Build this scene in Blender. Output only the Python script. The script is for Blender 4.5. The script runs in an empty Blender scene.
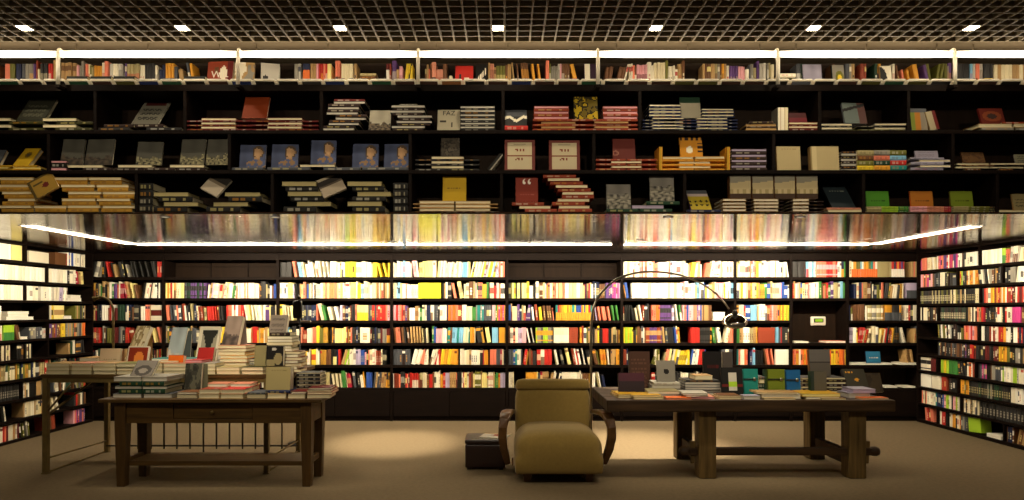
import bpy, math, random
from mathutils import Matrix, Vector, noise

# ---------------------------------------------------------------- camera frame of the photograph (1024 x 500)
FPX, CX, CY, EYE = 650.0, 505.0, 310.0, 1.49      # focal length and principal point in pixels, eye height in metres


def WX(px, Y):
    return (px - CX) * Y / FPX


def WZ(py, Y):
    return EYE + (CY - py) * Y / FPX


RND = random.Random(11)
SC = bpy.context.scene
COL = SC.collection


def lin(h):
    h = h.lstrip('#')
    o = []
    for i in (0, 2, 4):
        c = int(h[i:i + 2], 16) / 255.0
        o.append(c / 12.92 if c <= 0.04045 else ((c + 0.055) / 1.055) ** 2.4)
    return tuple(o)


def shade(c, k):
    return tuple(min(1.0, max(0.0, x * k)) for x in c)


# ---------------------------------------------------------------- materials
def new_mat(name):
    m = bpy.data.materials.new(name)
    m.use_nodes = True
    nt = m.node_tree
    return m, nt, nt.nodes['Principled BSDF']


def mat_plain(name, hexcol, rough=0.5, metal=0.0, spec=0.5, noise=0.0, scale=(8, 8, 8), bump=0.0, sheen=0.0):
    m, nt, b = new_mat(name)
    c = lin(hexcol)
    b.inputs['Base Color'].default_value = (*c, 1)
    b.inputs['Roughness'].default_value = rough
    b.inputs['Metallic'].default_value = metal
    b.inputs['Specular IOR Level'].default_value = spec
    if sheen:
        b.inputs['Sheen Weight'].default_value = sheen
    if noise or bump:
        tc = nt.nodes.new('ShaderNodeTexCoord')
        mp = nt.nodes.new('ShaderNodeMapping')
        mp.inputs['Scale'].default_value = scale
        nz = nt.nodes.new('ShaderNodeTexNoise')
        nz.inputs['Scale'].default_value = 1.0
        nz.inputs['Detail'].default_value = 5.0
        nt.links.new(tc.outputs['Object'], mp.inputs['Vector'])
        nt.links.new(mp.outputs['Vector'], nz.inputs['Vector'])
        if noise:
            rp = nt.nodes.new('ShaderNodeValToRGB')
            rp.color_ramp.elements[0].position = 0.3
            rp.color_ramp.elements[1].position = 0.7
            rp.color_ramp.elements[0].color = (*shade(c, 1 - noise), 1)
            rp.color_ramp.elements[1].color = (*shade(c, 1 + noise), 1)
            nt.links.new(nz.outputs['Fac'], rp.inputs['Fac'])
            nt.links.new(rp.outputs['Color'], b.inputs['Base Color'])
        if bump:
            bp = nt.nodes.new('ShaderNodeBump')
            bp.inputs['Strength'].default_value = bump
            bp.inputs['Distance'].default_value = 0.004
            nt.links.new(nz.outputs['Fac'], bp.inputs['Height'])
            nt.links.new(bp.outputs['Normal'], b.inputs['Normal'])
    return m


def mat_attr(name, rough, spec=0.4):
    """printed paper and cloth: the colour of each face is the colour the thing has"""
    m, nt, b = new_mat(name)
    a = nt.nodes.new('ShaderNodeAttribute')
    a.attribute_name = 'Col'
    nt.links.new(a.outputs['Color'], b.inputs['Base Color'])
    b.inputs['Roughness'].default_value = rough
    b.inputs['Specular IOR Level'].default_value = spec
    return m


def mat_pages(name):
    m, nt, b = new_mat(name)
    a = nt.nodes.new('ShaderNodeAttribute')
    a.attribute_name = 'Col'
    tc = nt.nodes.new('ShaderNodeTexCoord')
    mp = nt.nodes.new('ShaderNodeMapping')
    mp.inputs['Scale'].default_value = (3, 3, 900)
    nz = nt.nodes.new('ShaderNodeTexNoise')
    nz.inputs['Scale'].default_value = 1.0
    mx = nt.nodes.new('ShaderNodeMix')
    mx.data_type = 'RGBA'
    mx.blend_type = 'MULTIPLY'
    mx.inputs[0].default_value = 0.12
    nt.links.new(tc.outputs['Object'], mp.inputs['Vector'])
    nt.links.new(mp.outputs['Vector'], nz.inputs['Vector'])
    nt.links.new(a.outputs['Color'], mx.inputs[6])
    nt.links.new(nz.outputs['Fac'], mx.inputs[7])
    nt.links.new(mx.outputs[2], b.inputs['Base Color'])
    b.inputs['Roughness'].default_value = 0.85
    b.inputs['Specular IOR Level'].default_value = 0.2
    return m


def mat_emit(name, rgb, strength):
    m, nt, b = new_mat(name)
    b.inputs['Base Color'].default_value = (0.8, 0.8, 0.8, 1)
    b.inputs['Emission Color'].default_value = (*rgb, 1)
    b.inputs['Emission Strength'].default_value = strength
    return m


def mat_acrylic(name):
    m, nt, b = new_mat(name)
    b.inputs['Base Color'].default_value = (0.93, 0.9, 0.8, 1)
    b.inputs['Roughness'].default_value = 0.3
    t = nt.nodes.new('ShaderNodeBsdfTranslucent')
    t.inputs['Color'].default_value = (0.95, 0.9, 0.78, 1)
    mx = nt.nodes.new('ShaderNodeMixShader')
    mx.inputs['Fac'].default_value = 0.65
    nt.links.new(b.outputs['BSDF'], mx.inputs[1])
    nt.links.new(t.outputs['BSDF'], mx.inputs[2])
    nt.links.new(mx.outputs['Shader'], nt.nodes['Material Output'].inputs['Surface'])
    return m


def mat_brushed(name, hexcol, rough):
    """glossy lacquer with a fine brushed grain running along x"""
    m, nt, b = new_mat(name)
    b.inputs['Base Color'].default_value = (*lin(hexcol), 1)
    b.inputs['Roughness'].default_value = rough
    b.inputs['Specular IOR Level'].default_value = .6
    tc = nt.nodes.new('ShaderNodeTexCoord')
    mp = nt.nodes.new('ShaderNodeMapping')
    mp.inputs['Scale'].default_value = (.4, 160, .4)
    nz_ = nt.nodes.new('ShaderNodeTexNoise')
    nz_.inputs['Scale'].default_value = 1.0
    nz_.inputs['Detail'].default_value = 3.0
    bp = nt.nodes.new('ShaderNodeBump')
    bp.inputs['Strength'].default_value = .5
    bp.inputs['Distance'].default_value = .0013
    nt.links.new(tc.outputs['Object'], mp.inputs['Vector'])
    nt.links.new(mp.outputs['Vector'], nz_.inputs['Vector'])
    nt.links.new(nz_.outputs['Fac'], bp.inputs['Height'])
    nt.links.new(bp.outputs['Normal'], b.inputs['Normal'])
    return m


WARM = (1.0, 0.86, 0.64)
M = {}
M['cover'] = mat_attr('printed_cover', 0.6, 0.2)
M['spine'] = mat_attr('book_spine', 0.55, 0.3)
M['pages'] = mat_pages('page_edges')
M['case'] = mat_plain('dark_stained_wood', '120a06', 0.65, spec=0.08, noise=0.3, scale=(3, 20, 20))
M['case_in'] = mat_plain('dark_stained_panel', '20150c', 0.65, spec=0.1, noise=0.25, scale=(20, 20, 2))
M['gloss'] = mat_brushed('lacquered_panel', '2e2013', 0.07)
M['carpet'] = mat_plain('beige_carpet', '6f6049', 0.95, spec=0.1, noise=0.10, scale=(30, 30, 30), bump=0.25)
M['plaster'] = mat_plain('beige_ceiling_paint', '5f5340', 0.8, spec=0.2)
M['wall'] = mat_plain('dark_wall_paint', '30241a', 0.8, spec=0.2)
M['grid'] = mat_plain('taupe_louvre_metal', '84765c', 0.55, spec=0.4)
M['plenum'] = mat_plain('black_plenum', '14110d', 0.9, spec=0.1)
M['table'] = mat_plain('brown_table_wood', '4c3616', 0.5, spec=0.3, noise=0.35, scale=(3, 40, 40))
M['table_v'] = mat_plain('brown_leg_wood', '4a3416', 0.5, spec=0.3, noise=0.3, scale=(40, 40, 3))
M['rustic'] = mat_plain('rough_old_timber', '382715', 0.6, spec=0.25, noise=0.45, scale=(2.5, 30, 30), bump=0.4)
M['rustic_v'] = mat_plain('rough_old_post', '5c4826', 0.6, spec=0.25, noise=0.45, scale=(30, 30, 2.5), bump=0.4)
M['fabric'] = mat_plain('olive_tan_upholstery', '846d38', 0.9, spec=0.15, noise=0.06, scale=(40, 40, 40), bump=0.1, sheen=0.12)
M['chairwood'] = mat_plain('polished_chair_wood', '5b3d1e', 0.3, noise=0.25, scale=(20, 20, 20))
M['leather'] = mat_plain('dark_brown_leather', '24130e', 0.42, noise=0.15, scale=(60, 60, 60), bump=0.1)
M['bronze'] = mat_plain('aged_bronze_metal', '6d5a30', 0.5, metal=0.35, noise=0.2, scale=(15, 15, 15))
M['iron'] = mat_plain('dark_iron', '33271a', 0.5, metal=0.3)
M['chrome'] = mat_plain('chrome', 'c9c2b4', 0.08, metal=1.0)
M['steel'] = mat_plain('brushed_steel', 'b0a690', 0.28, metal=1.0)
M['black'] = mat_plain('black_metal', '120f0d', 0.4)
M['white'] = mat_plain('white_painted_metal', 'e2d9c6', 0.4)
M['acrylic'] = mat_acrylic('frosted_acrylic')
M['strip'] = mat_emit('strip_diffuser', WARM, 45.0)
M['strip_side'] = mat_emit('strip_diffuser_side', WARM, 13.0)
M['strip_mid'] = mat_emit('strip_diffuser_soft', WARM, 37.0)
M['tube'] = mat_emit('cove_tube', (1.0, 0.84, 0.62), 6.5)
M['lamp'] = mat_emit('downlight_lens', (1.0, 0.80, 0.5), 60.0)
M['dim_lens'] = mat_emit('added_soffit_lens', WARM, .6)
M['lcd'] = mat_emit('green_screen', lin('9fd010'), 0.8)
M['lcd'].node_tree.nodes['Principled BSDF'].inputs['Base Color'].default_value = (.03, .05, .01, 1)

# ---------------------------------------------------------------- mesh builder


class MB:
    def __init__(self):
        self.v, self.f, self.c, self.m = [], [], [], []

    def face(self, pts, col=(1, 1, 1), mi=0):
        n = len(self.v)
        self.v += [tuple(p) for p in pts]
        self.f.append(list(range(n, n + len(pts))))
        self.c.append(col)
        self.m.append(mi)

    def mesh(self, vs, fs, col=(1, 1, 1), mi=0):
        n = len(self.v)
        self.v += [tuple(p) for p in vs]
        for f in fs:
            self.f.append([n + i for i in f])
            self.c.append(col)
            self.m.append(mi)

    def merge(self, other, T, mi=0):
        n = len(self.v)
        self.v += [tuple(T @ Vector(v)) for v in other.v]
        self.f += [[n + i for i in f] for f in other.f]
        self.c += other.c
        self.m += [mi] * len(other.f)

    def box(self, x0, x1, y0, y1, z0, z1, col=(1, 1, 1), mi=0, T=None):
        vs = [Vector((x, y, z)) for z in (z0, z1) for y in (y0, y1) for x in (x0, x1)]
        if T is not None:
            vs = [T @ v for v in vs]
        self.mesh(vs, [(0, 2, 3, 1), (4, 5, 7, 6), (0, 1, 5, 4), (2, 6, 7, 3), (0, 4, 6, 2), (1, 3, 7, 5)], col, mi)

    def tube(self, pts, r, n=10, col=(1, 1, 1), caps=True, closed_r=None):
        pts = [Vector(p) for p in pts]
        vs, fs = [], []
        ref = Vector((0.13, 0.37, 0.91)).normalized()
        prev = None
        for i, p in enumerate(pts):
            a = pts[max(i - 1, 0)]
            b = pts[min(i + 1, len(pts) - 1)]
            d = (b - a).normalized()
            if prev is None:
                s = d.cross(ref if abs(d.dot(ref)) < 0.9 else Vector((1, 0, 0))).normalized()
            else:
                s = (prev - d * prev.dot(d)).normalized()
            prev = s
            t = d.cross(s)
            rr = r[i] if isinstance(r, (list, tuple)) else r
            for k in range(n):
                q = 2 * math.pi * k / n
                vs.append(p + (s * math.cos(q) + t * math.sin(q)) * rr)
        for i in range(len(pts) - 1):
            for k in range(n):
                k2 = (k + 1) % n
                fs.append((i * n + k, i * n + k2, (i + 1) * n + k2, (i + 1) * n + k))
        if caps:
            fs.append(tuple(reversed(range(n))))
            fs.append(tuple(range((len(pts) - 1) * n, len(pts) * n)))
        self.mesh(vs, fs, col)

    def lathe(self, prof, n=24, c=(0, 0, 0), T=None):
        """prof: (radius, z) pairs, turned about z"""
        vs, fs = [], []
        for r, z in prof:
            for k in range(n):
                q = 2 * math.pi * k / n
                p = Vector((c[0] + r * math.cos(q), c[1] + r * math.sin(q), c[2] + z))
                vs.append(T @ p if T is not None else p)
        for i in range(len(prof) - 1):
            for k in range(n):
                k2 = (k + 1) % n
                fs.append((i * n + k, i * n + k2, (i + 1) * n + k2, (i + 1) * n + k))
        if prof[0][0] > 1e-4:
            fs.append(tuple(reversed(range(n))))
        if prof[-1][0] > 1e-4:
            fs.append(tuple(range((len(prof) - 1) * n, len(prof) * n)))
        self.mesh(vs, fs)

    def rbox(self, cx, cy, cz, sx, sy, sz, r, rb=None, n=7, bulge=None, T=None):
        """rounded box; rb is the rounding radius of its lower half"""
        rb = r if rb is None else rb
        h = Vector((sx / 2, sy / 2, sz / 2))
        idx, vs, fs = {}, [], []

        def put(p):
            key = tuple(round(x, 5) for x in p)
            if key not in idx:
                idx[key] = len(vs)
                q = Vector((p[0] * h.x, p[1] * h.y, p[2] * h.z))
                rr = min(r if q.z >= 0 else rb, h.x, h.y, h.z)
                inn = Vector([max(-(h[i] - rr), min(h[i] - rr, q[i])) for i in range(3)])
                d = q - inn
                if d.length > 1e-9:
                    q = inn + d.normalized() * rr
                if bulge:
                    q = bulge(q)
                q = q + Vector((cx, cy, cz))
                vs.append(T @ q if T is not None else q)
            return idx[key]
        g = [math.sin((2 * i / n - 1) * math.pi / 2) for i in range(n + 1)]
        for ax in range(3):
            for s in (-1, 1):
                for i in range(n):
                    for j in range(n):
                        quad = []
                        for a, b in ((i, j), (i + 1, j), (i + 1, j + 1), (i, j + 1)):
                            p = [0, 0, 0]
                            p[ax] = s
                            p[(ax + 1) % 3] = g[a]
                            p[(ax + 2) % 3] = g[b]
                            quad.append(put(p))
                        fs.append(tuple(quad if s > 0 else reversed(quad)))
        self.mesh(vs, fs)

    def sweep(self, pts, side, w, t):
        """rectangular bar along pts: w across the side vector, t across the other way"""
        pts = [Vector(p) for p in pts]
        side = Vector(side).normalized()
        vs, fs = [], []
        for i, p in enumerate(pts):
            d = (pts[min(i + 1, len(pts) - 1)] - pts[max(i - 1, 0)]).normalized()
            s = (side - d * side.dot(d)).normalized()
            o = d.cross(s)
            ww = (w[i] if isinstance(w, (list, tuple)) else w) / 2
            tt = (t[i] if isinstance(t, (list, tuple)) else t) / 2
            vs += [p + s * a * ww + o * b * tt for a, b in ((-1, -1), (1, -1), (1, 1), (-1, 1))]
        for i in range(len(pts) - 1):
            for k in range(4):
                k2 = (k + 1) % 4
                fs.append((i * 4 + k, i * 4 + k2, i * 4 + 4 + k2, i * 4 + 4 + k))
        n = (len(pts) - 1) * 4
        fs += [(3, 2, 1, 0), (n, n + 1, n + 2, n + 3)]
        self.mesh(vs, fs)

    def build(self, name, mats, parent=None, loc=None, smooth=False, bevel=0.0, seg=2, colours=False):
        me = bpy.data.meshes.new(name)
        me.from_pydata(self.v, [], self.f)
        if not isinstance(mats, (list, tuple)):
            mats = [mats]
        for m in mats:
            me.materials.append(m)
        if len(mats) > 1:
            me.polygons.foreach_set('material_index', self.m)
        if colours:
            ca = me.color_attributes.new('Col', 'FLOAT_COLOR', 'CORNER')
            d = []
            for f, c in zip(self.f, self.c):
                d += [c[0], c[1], c[2], 1.0] * len(f)
            ca.data.foreach_set('color', d)
        if smooth:
            me.polygons.foreach_set('use_smooth', [True] * len(me.polygons))
        me.update()
        o = bpy.data.objects.new(name, me)
        COL.objects.link(o)
        if parent is not None:
            o.parent = parent
        if loc is not None:
            o.location = loc
        if bevel:
            b = o.modifiers.new('bevel', 'BEVEL')
            b.width = bevel
            b.segments = seg
            b.limit_method = 'ANGLE'
        return o


def tag(o, label, cat, group=None, kind=None):
    if label:
        o['label'] = label
    if cat:
        o['category'] = cat
    if group:
        o['group'] = group
    if kind:
        o['kind'] = kind
    return o


def thing(name, label, cat, loc=(0, 0, 0), rot=(0, 0, 0), group=None):
    o = bpy.data.objects.new(name, None)
    o.empty_display_size = 0.05
    COL.objects.link(o)
    o.location = loc
    o.rotation_euler = rot
    return tag(o, label, cat, group)


def struct(o):
    o['kind'] = 'structure'
    return o


def part(name, mat, parent, boxes, bevel=0.002, smooth=False):
    b = MB()
    for bx in boxes:
        b.box(*bx)
    return b.build(name, mat, parent, bevel=bevel, smooth=smooth)


ORD = ['', 'first', 'second', 'third', 'fourth', 'fifth', 'sixth', 'seventh', 'eighth', 'ninth', 'tenth', 'eleventh', 'twelfth']


def nth(n):
    if n < len(ORD):
        return ORD[n]
    return '%d%s' % (n, 'th' if 10 <= n % 100 <= 20 else {1: 'st', 2: 'nd', 3: 'rd'}.get(n % 10, 'th'))


# ---------------------------------------------------------------- paper colours
PAL = {
    'white': 'f0ead8', 'ivory': 'e9dfc4', 'cream': 'e0d2aa', 'pale yellow': 'ead98a', 'bright yellow': 'e4e61c', 'yellow': 'e3c02c', 'ochre': 'b4862e',
    'amber': 'd8962a', 'orange': 'dd6a24', 'coral': 'df7a5c', 'red': 'b8281e', 'crimson': 'a01c34', 'dark red': '5e1a16',
    'pink': 'e0a0a4', 'magenta': 'c03a80', 'purple': '5b3a72', 'navy': '1c2444', 'blue': '2a4a94', 'sky blue': '7ab0cc',
    'teal': '1f7f78', 'green': '3c7a34', 'lime': '9cc030', 'olive': '6c6a2a', 'dark green': '1d3a26', 'brown': '6a4528',
    'tan': 'b08c58', 'grey': '8c8678', 'pale grey': 'bdb6a6', 'slate': '4a4c50', 'charcoal': '2a2826', 'black': '15130f',
    'lilac': 'b8a8c0', 'khaki': 'a89a6a', 'brick red': '8c3a22', 'dark brown': '30201a',
    'salmon': 'cc8468', 'dark olive': '3a3818', 'mustard': 'bf9420', 'lavender grey': '9a94a4',
}
C = {k: lin(v) for k, v in PAL.items()}
MIXES = {
    'bright': 'white white ivory cream cream pale_yellow white ivory pink pale_yellow white coral sky_blue yellow',
    'light': 'white ivory cream pale_yellow cream ivory tan brown lilac white pale_grey charcoal green blue coral amber ivory black pink yellow khaki red',
    'mixed': 'white ivory cream tan navy black green purple brown cream coral blue charcoal tan crimson amber sky_blue pale_yellow slate khaki olive red ivory charcoal',
    'warm': 'white ivory red ochre yellow tan cream brown amber ivory khaki navy black pale_yellow charcoal brick_red cream black coral olive',
    'dark': 'black charcoal brown navy dark_green slate dark_red black tan ivory olive grey red charcoal',
    'white': 'white white ivory white ivory white pale_grey',
    'red': 'red crimson dark_red coral white black brick_red ivory navy charcoal tan cream',
    'rightmix': 'black charcoal ivory white red olive brown black cream charcoal charcoal slate crimson dark_brown tan black',
    'rightlight': 'white white ivory pink cream white lilac coral brown white pale_grey red magenta',
    'muted': 'tan brown olive grey cream khaki charcoal pale_grey navy brick_red slate ochre dark_green',
    'topmix': 'brown tan cream pink olive grey navy khaki ivory coral charcoal purple brick_red khaki ivory pale_grey cream amber slate',
    'topwarm': 'cream tan coral brown pink tan salmon ivory amber brown khaki olive purple grey',
}
MIXES = {k: [w.replace('_', ' ') for w in v.split()] for k, v in MIXES.items()}


def contrast(c):
    l = 0.3 * c[0] + 0.6 * c[1] + 0.1 * c[2]
    if l > 0.25:
        return RND.choice([C['black'], C['dark red'], C['navy'], C['brown'], C['red']])
    return RND.choice([C['ivory'], C['cream'], C['white'], C['pale yellow'], C['amber']])


# ---------------------------------------------------------------- upright books, spine out
def upright_book(mb, w, h, d, col, style, T, page=None):
    """one book standing on its lower edge: local x 0..w along the shelf, y 0..d away from the viewer, z 0..h; spine at y = 0"""
    page = page or C['cream']
    alt = style[1]
    kind = style[0]
    r = min(0.006, w * 0.25)
    prof = [(0, r), (w * 0.28, 0.0), (w * 0.72, 0.0), (w, r)]
    cuts = {'plain': [(0, 1, 0)], 'title': [(0, .3, 0), (.3, .68, 1), (.68, 1, 0)], 'top': [(0, .74, 0), (.74, .9, 1), (.9, 1, 0)],
            'two': [(0, .52, 1), (.52, 1, 0)], 'bands': [(0, .12, 0), (.12, .2, 1), (.2, .5, 0), (.5, .8, 1), (.8, 1, 0)],
            'text': [(0, .2, 0), (.2, .3, 1), (.3, .34, 0), (.34, .5, 1), (.5, .54, 0), (.54, .62, 1), (.62, 1, 0)]}[kind]
    for a, b, which in cuts:
        for i in range(3):
            inner = (i == 1) if kind == 'text' else True
            cc = alt if which and inner else col
            p, q = prof[i], prof[i + 1]
            mb.face([T @ Vector((p[0], p[1], a * h)), T @ Vector((q[0], q[1], a * h)), T @ Vector((q[0], q[1], b * h)), T @ Vector((p[0], p[1], b * h))], cc)
    # boards
    for x, flip in ((0, False), (w, True)):
        pts = [T @ Vector((x, r, 0)), T @ Vector((x, r, h)), T @ Vector((x, d, h)), T @ Vector((x, d, 0))]
        mb.face(pts if not flip else pts[::-1], col)
    # top: spine lip, board edges, page block set a little lower
    t = min(0.002, w * 0.15)
    zt = h - 0.003
    mb.face([T @ Vector((x, y, h)) for x, y in prof], col)
    for x0, x1 in ((0, t), (w - t, w)):
        mb.face([T @ Vector(p) for p in ((x0, r, h), (x1, r, h), (x1, d, h), (x0, d, h))], col)
    mb.face([T @ Vector(p) for p in ((t, r, zt), (w - t, r, zt), (w - t, d - .004, zt), (t, d - .004, zt))], page)
    mb.face([T @ Vector(p) for p in ((t, d - .004, 0), (t, d - .004, zt), (w - t, d - .004, zt), (w - t, d - .004, 0))], page)
    mb.face([T @ Vector(p) for p in ((0, r, 0), (0, d, 0), (w, d, 0), (w, r, 0))], col)
    mb.face([T @ Vector((x, y, 0)) for x, y in reversed(prof)], col)


def book_style(col):
    k = RND.choices(['plain', 'title', 'top', 'two', 'bands', 'text'], [8, 2, 1, .6, .8, 2.6])[0]
    a = contrast(col)
    m = RND.choice([.35, .5, .6, .9]) if k in ('title', 'text', 'bands') else .9
    return (k, tuple(m * x + (1 - m) * y for x, y in zip(a, col)))


SHELVED = []       # every upright book of the place: dicts, turned into objects at the end


def fill(segs, origin, u, n, sc, hbase, where, hmax=None, wmean=0.024):
    """segs: (a, b, what, options) along a shelf in pixels; sc(px) -> metres along u from origin. n points to the viewer."""
    u = Vector(u)
    n = Vector(n)
    up = Vector((0, 0, 1))
    count = 0
    row = []
    for seg in segs:
        a, b, what = seg[0], seg[1], seg[2]
        opt = seg[3] if len(seg) > 3 else {}
        p, end = sc(a), sc(b)
        if what == 'gap':
            continue
        mode_run = isinstance(what, tuple)
        left = 0
        lean = 0.0
        rc = None
        hh = hbase * opt.get('h', 1.0)
        while p < end - 0.012:
            if mode_run:
                cname = what[RND.randrange(len(what))]
                w = opt.get('w', wmean * RND.choice([.65, .8, 1, 1, 1.25, 1.5]))
                h = hh
                st = opt.get('style') or book_style(C[cname])
                if 'style' in opt:
                    st = (opt['style'], C[opt.get('alt', 'black')])
            else:
                if left <= 0:
                    if RND.random() < 0.22:
                        left = RND.randint(2, 4)
                        rc = (RND.choice(MIXES[what]), RND.uniform(.013, .03), RND.uniform(.9, 1.06), None)
                        rc = (rc[0], rc[1], rc[2], book_style(C[rc[0]]))
                    else:
                        left = 1
                        rc = None
                left -= 1
                if rc:
                    cname, w, h, st = rc[0], rc[1], hh * rc[2], rc[3]
                else:
                    cname = RND.choice(MIXES[what])
                    w = min(.06, max(.011, RND.lognormvariate(math.log(wmean), .42)))
                    h = hh * RND.choice([.82, .88, .93, .95, .97, 1, 1, 1.02, 1.05, 1.1])
                    st = book_style(C[cname])
            if hmax:
                h = min(h, hmax)
            th = 0.0
            if 'lean' in opt:
                th = math.radians(opt['lean'] * RND.uniform(.8, 1.1))
            elif lean:
                th = lean
                if RND.random() < .3:
                    lean = 0.0
            elif RND.random() < 0.035 and not mode_run:
                lean = math.radians(RND.uniform(6, 14) * RND.choice([-1, 1, -1]))
                th = lean
            if w > end - p:
                w = end - p
            if w < 0.010:
                break
            # leaning books turn about their lower corner inside the shelf
            c, s = math.cos(th), math.sin(th)
            adv = w / c if th else w
            x0 = p
            if th < 0:                                     # top to the left: needs room on its left the first time
                if not row or row[-1]['th'] == 0 or row[-1]['p1'] < p - 1e-4:
                    prev_end = row[-1]['p1'] if row else sc(a)
                    need = h * abs(s)
                    if p - prev_end < need:
                        x0 = p = prev_end + need
                if p + adv > end:
                    break
            elif th > 0:
                if p + adv + h * s > end:
                    th = 0.0
                    c, s, adv = 1.0, 0.0, w
                    lean = 0.0
            d = min(opt.get('d', .20), RND.uniform(.12, .17))
            inset = RND.uniform(.0, .018) if not mode_run else .006
            # local x -> u cos - up ... : rotate in the plane (u, up)
            ux = u * c - up * s if th > 0 else u * c - up * s
            uz = up * c + u * s
            o = Vector(origin) + u * x0 - n * inset + up * (w * max(0.0, s) + 0.0008)
            T = Matrix(((ux.x, -n.x, uz.x, o.x), (ux.y, -n.y, uz.y, o.y), (ux.z, -n.z, uz.z, o.z), (0, 0, 0, 1)))
            row.append(dict(w=w - .0006, h=h, d=d, col=cname, st=st, T=T, th=th, p1=p + adv, where=where, stuffonly=opt.get('far', False)))
            p += adv + RND.choice([0, 0, .0005, .001])
            if th > 0 and (not lean) and 'lean' not in opt:
                p += h * s
    for i, r in enumerate(row):
        r['i'] = i + 1
    SHELVED.extend(row)
    return row


# ---------------------------------------------------------------- lying books and face-out books
FLATS = []


def flat_book(name, label, loc, W, D, T, mode, col, page, group, yaw=0.0, cat='book'):
    FLATS.append(dict(name=name, label=label, loc=Vector(loc), W=W, D=D, T=T, mode=mode, col=col, page=page, group=group, yaw=yaw, cat=cat))


def flat_geometry(W, D, T, mode, col, page):
    """lying book: W along x, D away from the viewer, T thick. F: page edges to the viewer, S: spine to the viewer"""
    t = min(0.0028, T * .16)
    b = MB()
    sp = 0.004
    hw = W / 2
    k0 = contrast(col)
    alt = tuple(.72 * x + .28 * y for x, y in zip(col, k0))
    y0, y1 = (sp, D) if mode == 'S' else (0, D - sp)
    b.box(-hw, hw, y0, y1, 0, t, col)
    b.box(-hw, hw, y0, y1, T - t, T, col)
    # rounded spine made of three facets, with lettering blocks along it when it faces the viewer
    s = -1 if mode == 'S' else 1
    ye, yo = (sp, 0.0) if mode == 'S' else (D - sp, D)
    prof = [(ye, 0), (yo, T * .25), (yo, T * .75), (ye, T)]
    cuts = [0, .12, .30, .36, .5, .72, .80, 1.0] if mode == 'S' else [0, 1.0]
    for k in range(len(cuts) - 1):
        xa, xb = -hw + W * cuts[k], -hw + W * cuts[k + 1]
        for i in range(3):
            cc = alt if (mode == 'S' and k in (1, 3, 5) and i == 1) else col
            pa, pb = prof[i], prof[i + 1]
            q = [(xa, pa[0], pa[1]), (xb, pa[0], pa[1]), (xb, pb[0], pb[1]), (xa, pb[0], pb[1])]
            b.face(q if s < 0 else q[::-1], cc)
    for x in (-hw, hw):
        b.face([(x, y, z) for y, z in prof], col)
    p = MB()
    i = min(.004, T * .2)
    if mode == 'F':
        m = 4                                   # fore-edge hollowed slightly, as page blocks are
        ys = [.0004 + .0015 * math.sin(math.pi * k / m) for k in range(m + 1)]
        zs = [t + (T - 2 * t) * k / m for k in range(m + 1)]
        for k in range(m):
            p.face([(-hw + i, ys[k], zs[k]), (hw - i, ys[k], zs[k]), (hw - i, ys[k + 1], zs[k + 1]), (-hw + i, ys[k + 1], zs[k + 1])], page)
        for x in (-hw + i, hw - i):
            for k in range(m):
                p.face([(x, ys[k], zs[k]), (x, D - sp, zs[k]), (x, D - sp, zs[k + 1]), (x, ys[k + 1], zs[k + 1])], page)
    else:
        p.box(-hw + i, hw - i, sp, D - i, t, T - t, page)
    return b, p


USED = {}


def check_label(s):
    n = len(s.replace(',', ' ').split())
    if n > 16 or n < 4:
        print('LABEL LENGTH', n, s)
    USED[s] = USED.get(s, 0) + 1
    return s


def stack(desc, Y, zb, layers, depth=.2, group='books stacked on the display shelves', page='cream', name='stacked_book', dy=0.0, yawj=.012, alone=None):
    """layers from the bottom: (height px, mode, colour, [(x0, x1), ...]) measured at depth Y"""
    z = zb
    k = 0
    single = len(layers) == 1 and len(layers[0][3]) == 1
    for L in layers:
        k += 1
        T = L[0] * Y / FPX
        xs = L[3]
        for j, (a, b) in enumerate(xs):
            x0, x1 = WX(a, Y), WX(b, Y)
            mode, cn = L[1], L[2]
            pg = C[L[4]] if len(L) > 4 else C[page]
            pos = '' if len(xs) == 1 else (', left' if j == 0 and len(xs) == 2 else ', right' if len(xs) == 2 else ', %s from left' % nth(j + 1))
            if desc.startswith('in the ') and not single:
                desc = desc[7:]
            if single:
                lab = '%s book %s' % (cn, desc)
            elif len(layers) == 1:
                lab = '%s book%s, %s' % (cn, pos, desc)
            else:
                lab = '%s book, %s layer up%s, %s' % (cn, nth(k), pos, desc)
            flat_book(name, check_label(lab), ((x0 + x1) / 2, Y + dy + RND.uniform(0, .012), z), (x1 - x0) - .0015, depth, T - .0006, mode, shade(C[cn], RND.uniform(.9, 1.1)), shade(pg, RND.uniform(.92, 1.05)), group,
                      RND.uniform(-yawj, yawj) if len(xs) < 3 else 0)
        z += T
    return z


# cover pictures: functions of (u, v), u to the right and v up, in 0..1
def a_plain(c):
    return lambda u, v: c


def a_lines(bg, fg, n=6, top=None):
    def f(u, v):
        if top and v > .84 and .12 < u < .9:
            return top
        if .12 < u < .86 and .1 < v < .82 and int(v * n * 2) % 2 == 0 and (math.sin(u * 40 + v * 91) > -.5):
            return fg
        return bg
    return f


def a_title(bg, fg, v0=.5, v1=.6, extra=None):
    def f(u, v):
        if v0 < v < v1 and .2 < u < .82 and math.sin(u * 55) > -.4:
            return fg
        if extra and .72 < v < .82 and .3 < u < .7:
            return extra
        return bg
    return f


def a_frame(border, bg, fg):
    def f(u, v):
        if u < .1 or u > .9 or v > .92 or v < .03:
            return border
        if .44 < v < .49:
            return fg
        if (.62 < v < .72 or .34 < v < .40) and .35 < u < .65 and math.sin(u * 60 + v * 31) > -.2:
            return fg
        if .83 < v < .87 and .3 < u < .7:
            return shade(bg, .7)
        return bg
    return f


def nz(u, v, k, seed=0.0):
    return noise.noise(Vector((u * k, v * k, seed)))


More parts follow.
